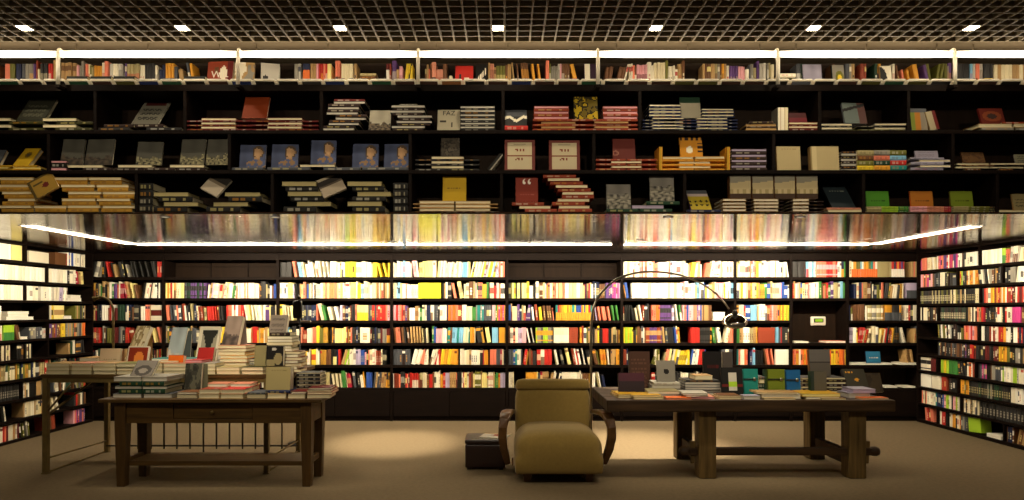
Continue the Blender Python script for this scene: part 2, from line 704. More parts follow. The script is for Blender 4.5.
def a_hills(sky, dark, light, k=1.0, base=.5):
    def f(u, v):
        r = base + .22 * nz(u, 0, 4 * k, 3.3) + .06 * nz(u, 0, 14 * k, 1.7)
        if v > r:
            return shade(sky, 1 + .25 * nz(u, v, 3, 5))
        q = max(0.0, min(1.0, .5 + 1.1 * nz(u * 1.3, v * 2.2, 5 * k, 9.1)))
        return tuple(a + (b - a) * q for a, b in zip(dark, light))
    return f


def a_portrait(bg, skin, hair):
    def f(u, v):
        du, dv = (u - .70) / .17, (v - .66) / .23
        e = du * du + dv * dv
        if e < 1 and dv < .75 - .3 * du:
            return shade(skin, 1.0 - .35 * max(0, du))
        if e < 1.7 and v > .45:
            return hair
        if .58 < u < .8 and .36 < v < .5:
            return shade(skin, .8)
        if v < .38 - .9 * (u - .7) ** 2 and u > .3:
            return shade(bg, 1.5) if nz(u, v, 7, 2) > 0 else shade(skin, .55)
        return shade(bg, 1 + .4 * nz(u, v, 3, 8))
    return f


def a_bands(bands):
    def f(u, v):
        for lim, c in bands:
            if v < lim:
                return c
        return bands[-1][1]
    return f


def a_cols(cols, top=None):
    def f(u, v):
        if top and v > .8:
            return top
        for lim, c in cols:
            if u < lim:
                return c
        return cols[-1][1]
    return f


def a_mottle(a, b, c=None, k=1.0):
    def f(u, v):
        s = nz(u, v, 5 * k, 4.4) + .5 * nz(u, v, 11 * k, 7.7)
        return a if s > .12 else (c if c and s < -.22 else b)
    return f


def a_ring(bg, fg, inner=None, cu=.5, cv=.5, r=.25):
    def f(u, v):
        q = math.hypot(u - cu, (v - cv) * 1.2)
        if q < r * .5 and inner:
            return inner
        return fg if q < r else bg
    return f


def face_book(label, box, Y, zb, art, side, lean=14, thick=.022, yaw=0.0, roll=0.0, group='covers shown face out on the display shelves', name='propped_book', page='ivory', nu=18, nv=22, cat='book'):
    """book standing face out; box = (x0, x1, ytop) in pixels at depth Y; it stands at height zb and leans back by LEAN degrees"""
    x0, x1, yt = box
    th = math.radians(lean)
    k = (CY - yt) / FPX
    h = (k * Y - (zb - EYE)) / (math.cos(th) - math.sin(th) * k)
    w = (x1 - x0) * Y / FPX
    root = thing(name, check_label(label), cat, (WX((x0 + x1) / 2, Y), Y, zb + .0008 + abs(math.sin(math.radians(roll))) * w / 2), (0, 0, 0), group)
    root.rotation_euler = (Matrix.Rotation(math.radians(yaw), 3, 'Z') @ Matrix.Rotation(-th, 3, 'X') @ Matrix.Rotation(math.radians(roll), 3, 'Y')).to_euler()
    b = MB()
    t = .0025
    hw = w / 2
    for i in range(nu):
        for j in range(nv):
            u0, u1, v0, v1 = i / nu, (i + 1) / nu, j / nv, (j + 1) / nv
            b.face([(-hw + w * u0, 0, h * v0), (-hw + w * u1, 0, h * v0), (-hw + w * u1, 0, h * v1), (-hw + w * u0, 0, h * v1)], art((u0 + u1) / 2, (v0 + v1) / 2))
    b.mesh([(-hw, 0, 0), (hw, 0, 0), (hw, 0, h), (-hw, 0, h), (-hw, t, 0), (hw, t, 0), (hw, t, h), (-hw, t, h)], [(0, 4, 5, 1), (2, 6, 7, 3), (1, 5, 6, 2), (4, 7, 6, 5)], side)
    b.box(-hw, hw, thick - t, thick, 0, h, side)
    b.box(-hw, -hw + .004, 0.0, thick, 0, h, side)
    b.build('cover', M['cover'], root, colours=True)
    p = MB()
    p.box(-hw + .004, hw - .003, t, thick - t, .003, h - .003, C[page])
    p.build('pages', M['pages'], root, colours=True)
    return root, w, h


def lettering(text, parent, size, x, z, col, y=-.0008):
    cu = bpy.data.curves.new('lettering', 'FONT')
    cu.body = text
    cu.size = size
    cu.align_x = 'CENTER'
    cu.extrude = .0004
    t = bpy.data.objects.new('lettering', cu)
    COL.objects.link(t)
    me = bpy.data.meshes.new_from_object(t.evaluated_get(bpy.context.evaluated_depsgraph_get()))
    bpy.data.objects.remove(t)
    bpy.data.curves.remove(cu)
    me.materials.clear()
    me.materials.append(col)
    o = bpy.data.objects.new('lettering', me)
    COL.objects.link(o)
    o.parent = parent
    o.location = (x, y, z)
    o.rotation_euler = (math.pi / 2, 0, 0)
    return o

# ================================================================ the room
ZC, ZS = 3.60, 2.255               # ceiling and soffit heights
YF = 5.18                          # front of the upper bookcase and of the soffit
YB = 8.70                          # front of the bookcases on the back wall
XL, XR = -5.50, 5.50               # fronts of the bookcases on the side walls

b = MB(); b.box(-6.0, 6.0, -1.5, 9.15, -.06, 0); struct(b.build('floor', M['carpet']))
b = MB(); b.box(-6.0, 6.0, 9.06, 9.15, 0, 2.32); struct(b.build('wall_back', M['wall']))
b = MB(); b.box(-6.0, -5.86, YF, 9.06, 0, 2.25); struct(b.build('wall_left', M['wall']))
b = MB(); b.box(5.86, 6.0, YF, 9.06, 0, 2.25); struct(b.build('wall_right', M['wall']))
# soffit: lacquered panels laid side by side
b = MB()
xs = [-6.0, -4.75, -3.25, -1.84, -.93, .28, .86, 2.1, 3.35, 4.6, 6.0]
for x0, x1 in zip(xs, xs[1:]):
    b.box(x0 + .0015, x1 - .0015, YF, 9.06, ZS, ZS + .016)
struct(b.build('ceiling_soffit', M['gloss'], bevel=.0015, seg=1))
# smooth ceiling strip over the bookcase and the open louvre grid before it
b = MB(); b.box(-6.0, 6.0, 5.122, 5.75, ZC, ZC + .03); struct(b.build('ceiling_strip', M['plaster']))
b = MB(); b.box(-6.0, 6.0, 2.0, 5.165, 3.98, 4.0); struct(b.build('ceiling_void', M['plenum']))
b = MB(); b.box(-6.0, 6.0, 5.56, 5.75, ZS + .016, ZC); struct(b.build('wall_upper', M['wall']))
P = .0985
b = MB()
nx = 120
GX = WX(498, 4.87) - 60.5 * P
lit = [19, 179, 338, 498, 657, 817, 973]
for i in range(nx + 1):
    x = GX + i * P
    b.box(x - .0065, x + .0065, 2.2, 5.115, ZC, ZC + .045)
ny = int(2.96 / P)
for j in range(ny + 1):
    y = 5.115 - j * P
    b.box(-5.95, 5.95, y - .0065, y + .0065, ZC + .001, ZC + .044)
struct(b.build('ceiling', M['grid']))


def spot(name, loc, energy, size, blend, target=None, radius=.03, col=WARM):
    l = bpy.data.lights.new(name, 'SPOT')
    l.energy = energy
    l.spot_size = math.radians(size)
    l.spot_blend = blend
    l.shadow_soft_size = radius
    l.color = col
    o = bpy.data.objects.new(name, l)
    COL.objects.link(o)
    o.location = loc
    d = Vector(target if target else (loc[0], loc[1], 0)) - Vector(loc)
    o.rotation_euler = d.to_track_quat('-Z', 'Y').to_euler()
    return o


# seven square downlights, each in one cell of the grid
where = ['near the left edge', 'second from the left edge', 'third from the left edge', 'at the centre', 'third from the right edge', 'second from the right edge', 'near the right edge']
Y_LIT = 5.115 - 2.5 * P
for Yrow, ww in ((Y_LIT, ''), (Y_LIT - 24 * P, ' of the near row')):  # second row is added out of view to light shelves and tables
    for px, w in zip(lit, where):
        X = GX + (60.5 + 12 * (where.index(w) - 3)) * P
        r = thing('ceiling_downlight', check_label('small square downlight in the louvre ceiling%s, %s' % (ww, w)), 'ceiling light', (X, Yrow, ZC), group='downlights in the louvre ceiling')
        part('frame', M['white'], r, [(-.0425, .0425, -.0425, -.039, .0, .04), (-.0425, .0425, .039, .0425, .0, .04), (-.0425, -.039, -.039, .039, .0, .04), (.039, .0425, -.039, .0425, .0, .04)], bevel=0)
        q = MB(); q.rbox(0, 0, .006, .077, .077, .018, .006, n=4); q.build('lens', M['lamp'], r, smooth=True)
        spot('downlight_spot', (X, Yrow, ZC - .012), 15 if not ww else 88, 150 if not ww else 96, .9, (X, Yrow, 0) if not ww else (X, 5.2, 1.9), radius=.035)

# ================================================================ upper bookcase
z_at = lambda py: WZ(py, YF)
up = thing('bookcase', 'wide dark wooden upper bookcase of display shelves above the glossy soffit', 'bookcase', (0, YF, ZS + .016))
off = ZS + .016
floors = [130.0, 170.0, 212.0]
Y1 = .36
bk = part('back_panel', M['case_in'], up, [(-5.98, 5.98, .355, .375, .0, 1.30)], bevel=0)
for py, th in ((84.5, .052), (130.0, .030), (170.0, .030)):
    z = z_at(py) - off
    part('shelf', M['case'], up, [(-5.98, 5.98, 0, .354, z - th, z)], bevel=.003)
part('shelf', M['case'], up, [(-5.98, 5.98, 0, .354, 0, z_at(212.0) - off)], bevel=.003)
zsf = {1: (z_at(130.0) - off, z_at(84.5) - .052 - off), 2: (z_at(170.0) - off, z_at(130.0) - .03 - off), 3: (z_at(212.0) - off, z_at(170.0) - .03 - off)}
for row, xs in ((1, (-90, 94.7, 184.5, 321, 503, 640, 820, 909, 1100)), (2, (-130, 48, 229, 410, 594, 774, 953.5, 1130)), (3, (-60, 136, 272, 410, 501.5, 685, 864, 998, 1120))):
    for px in xs:
        x = WX(px, YF)
        part('divider', M['case'], up, [(x - .013, x + .013, .003, .354, zsf[row][0] + .0005, zsf[row][1] - .0005)], bevel=.002)

# cove tubes above the books on the top shelf, one length between two hooked posts
posts = [-122, 58, 238, 418, 598, 778, 955, 1135]
names = ['at the left edge', 'between the first and second hooked posts', 'between the second and third hooked posts', 'between the third and fourth hooked posts', 'between the fourth and fifth hooked posts', 'between the fifth and sixth hooked posts', 'at the right edge']
YT = 5.15
for (a, c), w in zip(zip(posts, posts[1:]), names):
    x0, x1 = WX(a, YT), WX(c, YT)
    r = thing('cove_light', 'bright warm linear ceiling light over the top shelf, %s' % w, 'ceiling light', ((x0 + x1) / 2, YT, ZC - .002), group='linear lights over the top shelf')
    L = (x1 - x0) / 2 - .004
    for xx in (-.8 * L, 0, .8 * L):
        part('clip', M['plaster'], r, [(xx - .003, xx + .003, -.004, .01, -.056, 0)], bevel=.002)
    q = MB(); q.rbox(0, 0, -.0805, 2 * L, .05, .05, .02, n=4); q.build('diffuser', M['tube'], r, smooth=True)

ordp = ['first', 'second', 'third', 'fourth', 'fifth', 'sixth']
for px, w in zip(posts[1:-1], ordp):
    r = thing('hooked_post', 'slim white post hooked at the top, %s from the left along the top shelf' % w, 'post', (WX(px, 5.10), 5.10, WZ(85, 5.10)), group='hooked posts along the top shelf')
    zt = WZ(49.0, 5.10) - WZ(85, 5.10)
    q = MB()
    q.tube([(0, 0, 0.002), (0, 0, zt - .02)], .015, 10)
    q.build('upright', M['acrylic'], r, smooth=True)
    q = MB()
    q.tube([(0, 0, zt - .021)] + [(0, .028 - .028 * math.cos(a), zt - .02 + .028 * math.sin(a)) for a in [i * math.pi / 10 for i in range(1, 11)]] + [(0, .056, zt - .045)], .0095, 10)
    q.build('hook', M['acrylic'], r, smooth=True)
    q = MB(); q.box(-.016, .016, -.010, .079, -.022, .004); q.build('bracket', M['case'], r, bevel=.003)

# tilted trays with pale acrylic rims along the edge of the top shelf
tray_cols = ['dark brown', 'black', 'navy', 'dark olive', 'charcoal', 'slate', 'brown', 'black', 'dark green', 'dark brown']
k = 0
px = 20 - 23.32 * 2
while px < 1060:
    x0, x1 = WX(px, YF), WX(px + 23.32, YF)
    cn = RND.choice(tray_cols)
    k += 1
    lab = '%s tray with pale acrylic rim on the top shelf edge, %s from left' % (cn, nth(k))
    r = thing('shelf_tray', check_label(lab), 'tray', ((x0 + x1) / 2, YF - .010, z_at(84.5) + .002), group='acrylic rimmed trays on the top shelf edge')
    L = (x1 - x0) / 2 - .001
    q = MB()
    q.mesh([(-L + .014, .030, -.002), (L - .014, .030, -.002), (L - .014, 0.004, .022), (-L + .014, 0.004, .022), (-L + .014, .034, .001), (L - .014, .034, .001), (L - .014, .008, .026), (-L + .014, .008, .026)],
           [(0, 1, 2, 3), (7, 6, 5, 4), (0, 3, 7, 4), (1, 5, 6, 2), (0, 4, 5, 1), (3, 2, 6, 7)], shade(C[cn], 2.2))
    q.build('panel', M['cover'], r, colours=True)
    q = MB()
    q.sweep([(-L + .008, .034, -.001), (-L + .008, .018, .014), (-L + .008, .002, .024), (-L + .016, -.002, .029), (L - .016, -.002, .029), (L - .008, .002, .024), (L - .008, .018, .014), (L - .008, .034, -.001)], (0, .6, 1), .011, .016)
    q.build('rim', M['acrylic'], r, bevel=.002)
    px += 23.32

# ================================================================ top shelf books
YK = 5.40
zt0 = z_at(84.5) + .001
hk = WZ(63.5, YK) - zt0


def toprow(segs):
    o = (WX(-10, YK), YK, zt0)
    fill(segs, o, (1, 0, 0), (0, -1, 0), lambda p: WX(p, YK) - o[0], hk, ('top', 0), hmax=WZ(58.5, YK) - zt0, wmean=.022)


toprow([(-8, 3, 'topmix'), (4, 14.5, ('olive', 'coral', 'ochre'), {'w': .04}), (15, 21, ('blue', 'navy'), {'w': .04}), (21, 35, ('purple', 'grey', 'slate', 'amber'), {}), (36, 47, 'topmix'), (47.5, 52, ('red', 'crimson'), {}), (52.5, 57, ('tan',), {'h': 1.12, 'w': .036}),
        (60, 84, 'topwarm'), (84, 107, 'topwarm'), (109, 122, ('pale grey', 'ivory'), {}), (124, 158, 'topmix'), (158, 178, 'topmix'), (178, 199, 'topmix', {'lean': -9})])
toprow([(294, 302, ('pale grey', 'grey'), {}), (302.5, 309.5, ('navy',), {'w': .062, 'style': 'bands', 'alt': 'orange'}), (310, 318, ('tan', 'pink'), {}), (318, 327, ('coral', 'red'), {'w': .02}), (327, 331, ('pale yellow',), {'w': .034}),
        (335, 340, ('brick red', 'coral'), {'h': 1.1}), (341, 353, ('ivory', 'cream', 'mustard'), {}), (354, 358, ('tan',), {}), (386, 391, ('brick red', 'dark red'), {}), (392, 403, 'topmix'), (403, 413, ('grey', 'yellow', 'black'), {'lean': 7}),
        (425, 447, 'topwarm'), (449, 453, ('cream',), {'h': .6}), (488, 512, 'topwarm'), (512, 534, 'topwarm', {'lean': -6}), (534, 546, ('ivory', 'green', 'amber'), {'lean': -7}), (546, 560, 'topmix'), (560, 571, ('brown', 'pink', 'brown'), {}), (571, 582, ('amber', 'black', 'tan'), {'lean': -16}),
        (603, 685, 'topwarm'), (703, 727, ('tan', 'grey', 'amber', 'brown', 'khaki'), {}), (727, 768, 'topmix'), (768, 776, 'topmix'), (797, 803, ('dark green', 'slate'), {'w': .036}),
        (833, 836, ('brown',), {}), (846, 857, ('grey', 'slate', 'tan'), {}), (861, 867, ('brick red',), {'w': .034}), (867, 873, ('coral', 'brick red'), {'lean': -10}), (875, 882, ('dark green', 'amber', 'brown'), {}), (893, 897, ('ivory',), {}),
        (899, 953, 'topmix'), (958, 971, ('black', 'charcoal'), {'w': .05, 'style': 'two', 'alt': 'dark green'}), (971, 984, ('coral', 'navy', 'pale grey', 'sky blue'), {}), (985, 994, ('slate', 'charcoal'), {'w': .05, 'style': 'two', 'alt': 'yellow'}), (995, 1034, ('cream', 'tan'), {'h': .97, 'w': .03, 'style': 'plain'})])

Gt = 'books on the lit top shelf'
zz = zt0
r, w, h = face_book('red cover with a pale figure and white letters on the lit top shelf', (205, 232, 61.5), 5.36, zz, lambda u, v: C['ivory'] if ((u - .62) ** 2 / .022 + (v - .62) ** 2 / .05 < 1) else (C['dark red'] if u > .75 else (C['brown'] if (u - .35) ** 2 / .01 + (v - .72) ** 2 / .012 < 1 else C['brick red'])), C['dark red'], 8, .04, yaw=-6, group=Gt)
lettering('WIL', r, .085, .0, h * .47, M['white'])
face_book('tan and grey cover showing a pale shape beside the red cover, behind a hooked post', (234, 253, 62.5), 5.36, zz, a_mottle(C['ivory'], C['tan'], C['grey'], .5), C['tan'], 8, .03, yaw=6, group=Gt)
face_book('pale grey cover angled beside an empty gap on the lit top shelf', (261, 279, 63.5), 5.36, zz, a_ring(C['pale grey'], C['pale grey'], C['charcoal'], .25, .45, .3), C['grey'], 8, .05, yaw=14, group=Gt)
face_book('bright red cover with dark and pale blocks, lit top shelf, right of third post', (455, 473, 66), 5.36, zz, lambda u, v: C['charcoal'] if .2 < u < .35 and .3 < v < .7 else (C['ivory'] if .5 < u < .8 and .45 < v < .55 else C['red']), C['dark red'], 10, .03, group=Gt)
face_book('black cover with white diagonal figures next to the bright red cover', (475.5, 486.5, 64.5), 5.36, zz, lambda u, v: C['ivory'] if abs(v - .3 - u * .5) < .12 and math.sin(u * 30) > -.3 else C['black'], C['black'], 10, .02, group=Gt)
face_book('white and dark purple cover left of the fourth hooked post', (585, 597, 64), 5.36, zz, a_cols([(.45, C['ivory']), (1, lin('2a1626'))]), C['purple'], 8, .02, group=Gt)
face_book('lilac grey cover with dark hills near the fifth hooked post', (804, 823, 64.5), 5.36, zz, a_hills(C['lavender grey'], C['brown'], C['charcoal'], .8, .3), C['slate'], 8, .02, group=Gt)
face_book('dark cover with a yellow flower on the lit top shelf', (833.5, 845.5, 65), 5.36, zz, a_ring(C['grey'], C['olive'], C['yellow'], .6, .5, .35), C['charcoal'], 8, .02, group=Gt)
face_book('cream cover crossed by a dark curve, right of the leaning red books', (881.5, 893, 66), 5.36, zz, a_ring(C['ivory'], C['charcoal'], C['charcoal'], .05, .5, .55), C['tan'], 8, .02, group=Gt)
stack('in the low pile on the lit top shelf', 5.33, zz, [(7, 'F', 'white', [(359, 376)], 'white'), (3, 'S', 'coral', [(360, 376)]), (2.6, 'S', 'tan', [(359, 375)]), (2.6, 'S', 'brown', [(360, 375)]), (2.6, 'S', 'khaki', [(360, 376)])], group=Gt, depth=.15)
stack('in the striped pile right of the fifth hooked post', 5.33, zz, [(6, 'F', 'mustard', [(780, 799)], 'pale yellow'), (5, 'S', 'amber', [(780, 798)]), (2.6, 'S', 'dark olive', [(780, 797)]), (4, 'S', 'ivory', [(780, 796)])], group=Gt, depth=.15)
for a, c in ((66, 87), (89.5, 110.5), (113, 134), (183.5, 205)):
    w = {66: 'just right of the first post', 89.5: 'second right of the first post', 113: 'third right of the first post', 183.5: 'beside the red cover'}[a]
    stack('lying behind the tray rim, %s' % w, 5.235, zz, [(11, 'S', 'black', [(a, c)])], group=Gt, depth=.12)

# ================================================================ display shelves: row 1 (top)
YD = YF + .012
f1, f2, f3 = z_at(130.0), z_at(170.0), z_at(212.0)
D1 = 'upper display shelf'
stack('in the olive pile at the shelf left end', YD, f1, [(3, 'S', 'dark olive', [(8, 43), (55, 92)]), (3.4, 'F', 'dark olive', [(-24, 10.5), (41.5, 76)]), (3, 'S', 'dark olive', [(8, 43), (55, 92)]), (3.4, 'F', 'dark olive', [(-24, 10.5), (41.5, 76)])])
face_book('dark green grey cover tilted back on the olive pile at left end', (16, 44, 98.5), YD + .02, f1 + .083, a_lines(lin('2c2c22'), lin('504f40'), 5), C['dark olive'], 34, .03)
stack('dark lettered pile under newsprint cover', YD, f1, [(3.4, 'S', 'charcoal', [(96, 129), (146, 181)]), (3.4, 'S', 'dark brown', [(103, 133), (134, 163)])])
face_book('grey newsprint cover with dark red heading tilted back on a lettered pile', (131, 158, 102), YD + .02, f1 + .056, a_lines(lin('6a675a'), lin('2c2a26'), 5, lin('3c1412')), C['grey'], 40, .012)
L = []
for k in range(3):
    L += [(1.8, 'S', 'dark red', [(185.5, 219), (219, 252), (252, 285), (285, 318)]), (2.5, 'F', 'dark red', [(200.5, 235.5), (267, 302)])]
stack('brick-laid pile under the rust cover', YD, f1, L, page='cream')
face_book('plain rust red cover standing on the dark red brick-laid pile', (241.5, 266.5, 97), YD + .02, f1 + .104, a_plain(lin('7a2e0a')), lin('6a2c14'), 22, .022)
L = []
for x0, x1 in ((322, 354), (328, 359), (335, 366), (326, 358), (327, 359), (333, 365)):
    L += [(2.6, 'F', 'charcoal', [(x0, x1)], 'pale grey'), (2.75, 'S', 'dark brown', [(x0 + 1, x1 + 1)])]
stack('in the tall staggered pile right of the rust cover', YD, f1, L[:-1] + [(2.6, 'S', 'dark red', [(333.5, 364.5)])])
face_book('small grey cover with black brushwork between two white-edged piles', (368.5, 390, 110.5), YD + .02, f1, a_hills(lin('9a927e'), C['black'], lin('6a5a44'), 1.3, .42), C['grey'], 18, .015)
L = []
for x0, x1 in ((391, 425), (396, 432), (397, 432), (390, 425), (391, 425)):
    L += [(2.4, 'S', 'dark brown', [(x0 + 2, x1 - 2)]), (2.7, 'F', 'charcoal', [(x0, x1)], 'pale grey')]
stack('in the staggered pile left of the newspaper-like cover', YD, f1, L + [(1.5, 'S', 'grey', [(399, 417)])])
r, w, h = face_book('pale newspaper-like cover with heavy dark heading letters', (437, 460, 110), YD + .02, f1, lambda u, v: lin('3a342c') if (.12 < u < .38 and .42 < v < .5) or (.6 < u < .68 and .2 < v < .42) or (.3 < u < .7 and v < .06) else lin('a39a82'), C['grey'], 16, .02)
lettering('FAZ', r, .058, .0, h * .74, M['black'])
L = []
for k in range(6):
    L += [(2.0, 'S', 'charcoal', [(461, 495)]), (2.15, 'F', 'charcoal', [(460, 495)], 'pale grey')]
stack('in the even pile with red spine labels', YD, f1, L)
for k in range(6):      # the red labels belong to the spines of that pile
    pass
stack('bright red, lying under a dark cover left of centre', YD, f1, [(5, 'S', 'red', [(504.5, 528)])])
face_book('dark landscape cover with white scribble lying on one red book', (505, 527, 110), YD + .03, f1 + .041, lambda u, v: C['ivory'] if abs(v - .45 - .12 * math.sin(u * 9)) < .09 else (C['slate'] if v > .6 else C['charcoal']), C['charcoal'], 30, .02)
L = [(2.2, 'S', 'brick red', [(533, 568), (568, 603), (603, 638)]), (2.5, 'F', 'brick red', [(541, 576), (594, 629)], 'tan'), (2.2, 'S', 'brick red', [(533, 568), (568, 603), (603, 638)]), (2.5, 'F', 'brick red', [(541, 576), (594, 629)], 'tan'), (2.3, 'S', 'brick red', [(533, 568), (568, 603), (603, 638)])]
zt = stack('broad pile under the yellow black cover', YD, f1, L)
for x0, x1, w in ((534, 569, 'left'), (603, 638, 'right')):
    stack('small pile %s of yellow black cover' % (w), YD, zt, [(2.5, 'F', 'brick red', [(x0, x1)], 'pink'), (2.7, 'S', 'brick red', [(x0, x1)]), (2.5, 'F', 'brick red', [(x0, x1)], 'pink'), (2.7, 'S', 'brick red', [(x0, x1)]), (2.5, 'F', 'brick red', [(x0, x1)], 'pink')])
face_book('yellow cover with black street scene on the broad brick red pile', (574, 598, 97), YD + .02, zt, a_mottle(lin('b89a18'), lin('2a2412'), lin('6b5a18'), .9), C['black'], 14, .018)
L = []
for k in range(4):
    L += [(1.5, 'S', 'navy', [(643, 664), (676, 706), (708, 738)]), (1.75, 'F', 'navy', [(652.5, 684), (697, 728)])]
zt = stack('broad navy cream pile under the grey cover', YD, f1, L)
stack('in the pale pile left of the grey cover', YD, zt, sum([[(1.5, 'S', 'navy', [(650, 681)]), (1.8, 'F', 'navy', [(649, 681)])] for k in range(4)], []))
stack('in the pale pile right of the grey cover', YD, zt, sum([[(1.4, 'S', 'navy', [(704, 735)]), (1.7, 'F', 'navy', [(702, 734)])] for k in range(3)], []))
face_book('grey cover with a pale globe under a dark green band', (680.5, 701, 97.5), YD + .02, zt, a_bands([(.74, lin('8d8672')), (1, C['dark green'])]), C['dark green'], 12, .015)
stack('in the low pale pile left of the upright cream block', YD, f1, [(3, 'F', 'dark brown', [(746, 777)], 'tan'), (1.2, 'S', 'dark brown', [(747, 776)]), (3, 'F', 'dark brown', [(746, 777)], 'tan'), (2.2, 'S', 'dark brown', [(750, 774)])])
r, w, h = face_book('thick cream book standing with page edges outward, upper display shelf', (777.5, 788, 107.5), YD + .005, f1, a_cols([(.3, C['ivory']), (.36, C['tan']), (.66, C['ivory']), (.7, C['tan']), (1, C['cream'])]), C['grey'], 0, .12, page='ivory')
stack('in the low dark red pile right of the upright cream block', YD, f1, [(2.3, 'S', 'dark red', [(789, 820)]), (2.2, 'F', 'brick red', [(789, 820)]), (1.6, 'S', 'dark red', [(789, 818)]), (2.3, 'F', 'brick red', [(789, 820)])])
face_book('low crimson cover lying back on the low dark red pile', (789.5, 807.5, 113), YD + .03, f1 + .071, a_bands([(.5, lin('5f1c22')), (1, lin('401a1a'))]), C['dark red'], 20, .02)
stack('in the flat pile under the angled teal cover', YD, f1, [(1.2, 'S', 'olive', [(823, 856), (858, 890), (893, 908)]), (2.4, 'F', 'slate', [(822, 853), (875, 907)]), (1.4, 'S', 'charcoal', [(826, 856), (858, 889)]), (2.4, 'F', 'slate', [(822, 853), (875, 907)])])
face_book('teal grey cover with a dark slash and reddish side', (844.5, 868, 103), YD + .02, f1 + .061, lambda u, v: C['charcoal'] if abs(v - .62 - u * .3) < .07 else (lin('5a3a34') if u > .68 else lin('66706a')), C['slate'], 16, .018, yaw=4)
face_book('cover of green, orange and grey bands beside a leaning pale book', (911.5, 928, 108.5), YD + .01, f1, a_cols([(.3, lin('6f7a26')), (.62, lin('a5691c')), (1, lin('7a7060'))], C['slate']), C['slate'], 8, .02)
face_book('pale book leaning sideways against the banded cover', (930, 940, 112), YD + .01, f1, a_cols([(.65, lin('9a8e70')), (1, C['dark red'])]), C['tan'], 6, .03, roll=-12)
stack('in the loose pale pile at the shelf right end', YD, f1, [(3, 'S', 'grey', [(982, 1014), (1016, 1048)]), (4, 'F', 'tan', [(979, 1013), (1014, 1048)], 'cream'), (2, 'S', 'brick red', [(1003, 1036)])], yawj=.03)
face_book('dark red framed cover on the loose pale pile at the right end', (982, 1006, 108.5), YD + .03, f1 + .058, a_ring(lin('5c2018'), lin('7d3f24'), lin('3a2a26'), .5, .5, .4), C['dark red'], 18, .018)

# ---------------------------------------------------------------- row 2 (middle)
stack('in the yellow pile, middle shelf left end', YD, f2, [(1.8, 'S', 'mustard', [(-22, 9), (10, 40)]), (1.6, 'F', 'mustard', [(-23, 8), (12, 41)], 'pale yellow'), (2, 'S', 'mustard', [(-22, 12), (13, 36)])])
face_book('bright yellow cover with a dark round picture, tilted back', (12.5, 28.5, 148.5), YD + .02, f2 + .044, a_ring(lin('b8931c'), lin('6f5514'), lin('4a4438'), .5, .62, .2), C['mustard'], 40, .035)
face_book('dark slate cover cut by the left edge beside the yellow cover', (-16, -1, 150), YD + .02, f2 + .044, a_plain(C['slate']), C['slate'], 30, .03)
stack('in the row under dark photographs', YD, f2, [(2.8, 'S', 'dark brown', [(82, 112), (113, 143), (144, 174), (175, 205)]), (3.2, 'F', 'charcoal', [(67, 102), (117, 152), (169, 204)])])
stack('in the two pinkish books beside the divider', YD, f2, [(3, 'F', 'dark brown', [(49.5, 66)], 'pink'), (4.6, 'S', 'black', [(49.5, 66)]), (2.4, 'F', 'dark brown', [(49.5, 66)], 'pink')])
pics = [(60, 82, 'leftmost in the row'), (84, 112, 'second in the row'), (135.5, 161, 'middle of the row'), (179, 203.5, 'fourth in the row, brightest'), (205, 227.5, 'last in the row before the divider')]
for i, (a, c, w) in enumerate(pics):
    face_book('dark photographic landscape cover, %s' % w, (a, c, 139 if i != 2 else 142), YD + .03, f2 + .049, a_hills(lin('45433a'), lin('221f1a'), lin('8f8763') if i in (2, 3, 4) else lin('4c4032'), .9 + .2 * i, .35), C['charcoal'], 12, .018, yaw=RND.uniform(-3, 3))
stack('in the flat row under the blue portraits', YD, f2, [(3.4, 'S', 'slate', [(230.5, 263), (267, 310), (323, 360), (362, 408)])])
stack('raised under the middle blue portrait', YD, f2 + .0285, [(2.8, 'F', 'charcoal', [(299, 335)])])
for i, (a, c, yt, w) in enumerate([(239, 265, 145, 'leftmost of five'), (271, 297.5, 144.5, 'second of five'), (310.5, 335.5, 140.5, 'raised in the middle of five'), (352, 378, 144, 'fourth of five'), (383.5, 409, 144, 'last of five, by the divider')]):
    face_book('blue cover with a fair portrait on its right, %s' % w, (a, c, yt), YD + .03, f2 + (.0285 if i != 2 else .052), a_portrait(lin('3d4560'), lin('b08a62'), lin('4a3a2a')), C['navy'], 10, .02, yaw=RND.uniform(-3, 3))
L = []
for k in range(3):
    L += [(1.9, 'S', 'charcoal', [(415, 446), (448, 479)]), (2.9, 'F', 'dark brown', [(431, 464)])]
stack('black cream pile under the dark mosaic cover', YD, f2, L)
face_book('dark mottled mosaic cover on the black and cream pile', (440.5, 459.5, 137), YD + .02, f2 + .116, a_mottle(lin('3c352a'), lin('241f19'), lin('4a4236'), 1.2), C['dark brown'], 14, .015)
face_book('thin black book leaning sideways on its own left of the framed covers', (487, 491, 151), YD + .03, f2, a_cols([(.7, C['black']), (1, C['grey'])]), C['black'], 4, .14, roll=38, nu=6, nv=6)
face_book('cream cover with dark red border and a red line, left of two', (504.5, 535, 140), YD + .01, f2, a_frame(lin('6a3028'), lin('bdae8c'), lin('7a3a26')), C['dark red'], 6, .03, nu=20, nv=24)
face_book('cream cover with dark red border and a red line, right of two', (549, 580, 140.5), YD + .01, f2, a_frame(lin('6a3028'), lin('bdae8c'), lin('7a3a26')), C['dark red'], 6, .03, nu=20, nv=24)
stack('red pile under the maroon cover', YD, f2, [(2.3, 'S', 'brick red', [(596, 626), (627, 657)]), (2.5, 'F', 'brick red', [(611, 642)]), (2.3, 'S', 'brick red', [(596, 626), (627, 657)]), (2.5, 'F', 'brick red', [(611, 642)]), (2.1, 'S', 'brick red', [(596, 626), (627, 657)])])
face_book('maroon cover with one pale curl on the red pile', (613, 635.5, 139), YD + .02, f2 + .093, a_ring(lin('5e2219'), lin('8a5a48'), lin('5e2219'), .12, .3, .16), C['dark red'], 12, .018)
